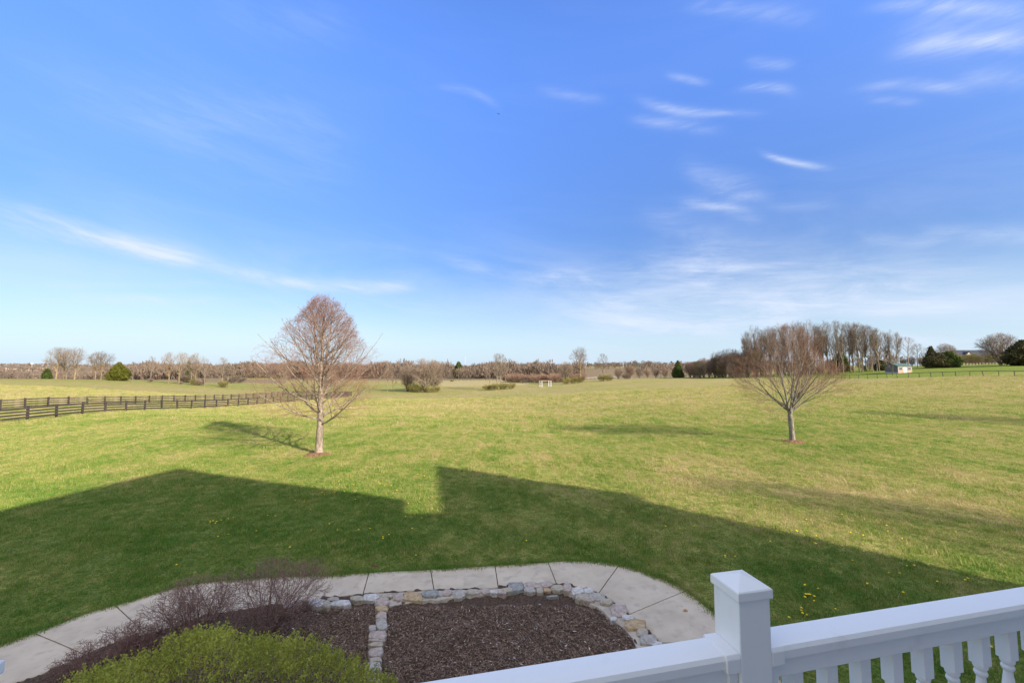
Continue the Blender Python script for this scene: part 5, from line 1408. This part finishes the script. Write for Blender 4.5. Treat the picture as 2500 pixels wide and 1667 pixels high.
def balcony():
    R0 = LB(0, -1.6, 0); r = empty('balcony', R0, TH); tag(r, 'balcony deck with joists carried on square white posts below the railing', 'balcony')
    mb = MB(); mb.box((.9, 1.45, 2.93), (5.6, 2.95, .10)); mb.build('joist_frame', M['vinyl'], r)
    for k in range(20):
        mb = MB(); mb.box((.9, .08 + k * .146, 3.02), (5.6, .138, .03)); mb.build('deck_board', M['deck'], r)
    for a in (-1.75, 3.55):
        mb = MB(); mb.box((a, 2.6, 1.43), (.16, .16, 2.9)); mb.build('support_post', M['vinyl'], r)
balcony()
def own_house():
    R0 = LB(0, -1.65, 0); r = empty('house', R0, TH); tag(r, 'large gabled house behind the viewpoint that shades the near lawn', 'house')
    prof = [(-2.8, -.2), (-2.8, 9.0), (-3.3, 9.0), (.35, 10.6), (6.9, 13.5), (12.45, 9.8), (11.6, 9.0), (13.9, 8.9), (17.75, 12.5), (20.3, 9.3), (19.9, 9.0), (19.9, -.2)]
    mb = MB(); mb.loft([[(a, 0, h) for a, h in prof], [(a, -10, h) for a, h in prof]]); mb.build('wall', M['white_paint'], r)
    for (a0, h0), (a1, h1) in (((-3.6, 8.88), (6.9, 13.5)), ((6.9, 13.5), (12.6, 9.7)), ((13.9, 8.9), (17.75, 12.5)), ((17.75, 12.5), (20.5, 9.1))):
        mb = MB(); q = [(a0, .05, h0 + .02), (a1, .05, h1 + .02), (a1, -10.2, h1 + .02), (a0, -10.2, h0 + .02)]; p = [(x, y, z + .12) for x, y, z in q]
        mb.add(q + p, [(0, 1, 2, 3), (4, 7, 6, 5), (0, 4, 5, 1), (1, 5, 6, 2), (2, 6, 7, 3), (3, 7, 4, 0)]); mb.build('roof', M['grey_roof'], r)
    for a, h in ((-1.6, 4.6), (6, 4.6), (9, 4.6), (15, 4.6), (17.5, 4.6), (6, 1.6), (9, 1.6), (15, 1.6), (6.9, 8.6), (16, 8)):
        window(r, ((a, .06, h), math.pi), 1.1, 1.5)
    mb = MB(); mb.box((1, .06, 4.1), (1.8, .08, 2.1)); d = mb.build('door', M['glass'], r)
    mb = MB()
    for cx, cz, sx, sz in [(1, 5.2, 2.0, .1), (0.05, 4.1, .1, 2.2), (1.95, 4.1, .1, 2.2), (1, 4.1, .1, 2.1)]: mb.box((cx, .12, cz), (sx, .06, sz))
    mb.build('frame', M['white_paint'], d)
own_house()

# a bird high in the sky
mb = MB(); mb.add([(-.55, 0, .08), (-.25, -.05, .16), (0, -.04, .02), (.25, -.05, .16), (.55, 0, .08), (.22, .12, .14), (0, .22, .0), (-.22, .12, .14), (0, -.28, .03), (0, .1, -.07)],
                  [(0, 1, 7), (1, 2, 6, 7), (2, 3, 5, 6), (3, 4, 5), (8, 9, 2), (2, 9, 6)])
d_ = ray(1217, 279); k_ = 110 / d_[1]
o = mb.build('bird', M['dark'], loc=(d_[0] * k_, d_[1] * k_, 5 + d_[2] * k_)); o.rotation_euler = (0, .1, .3); tag(o, 'tiny dark bird gliding high in the middle of the blue sky', 'bird')

SC.render.film_transparent = False
SC.cycles.max_bounces = 5
SC.cycles.diffuse_bounces = 3
SC.cycles.transparent_max_bounces = 6
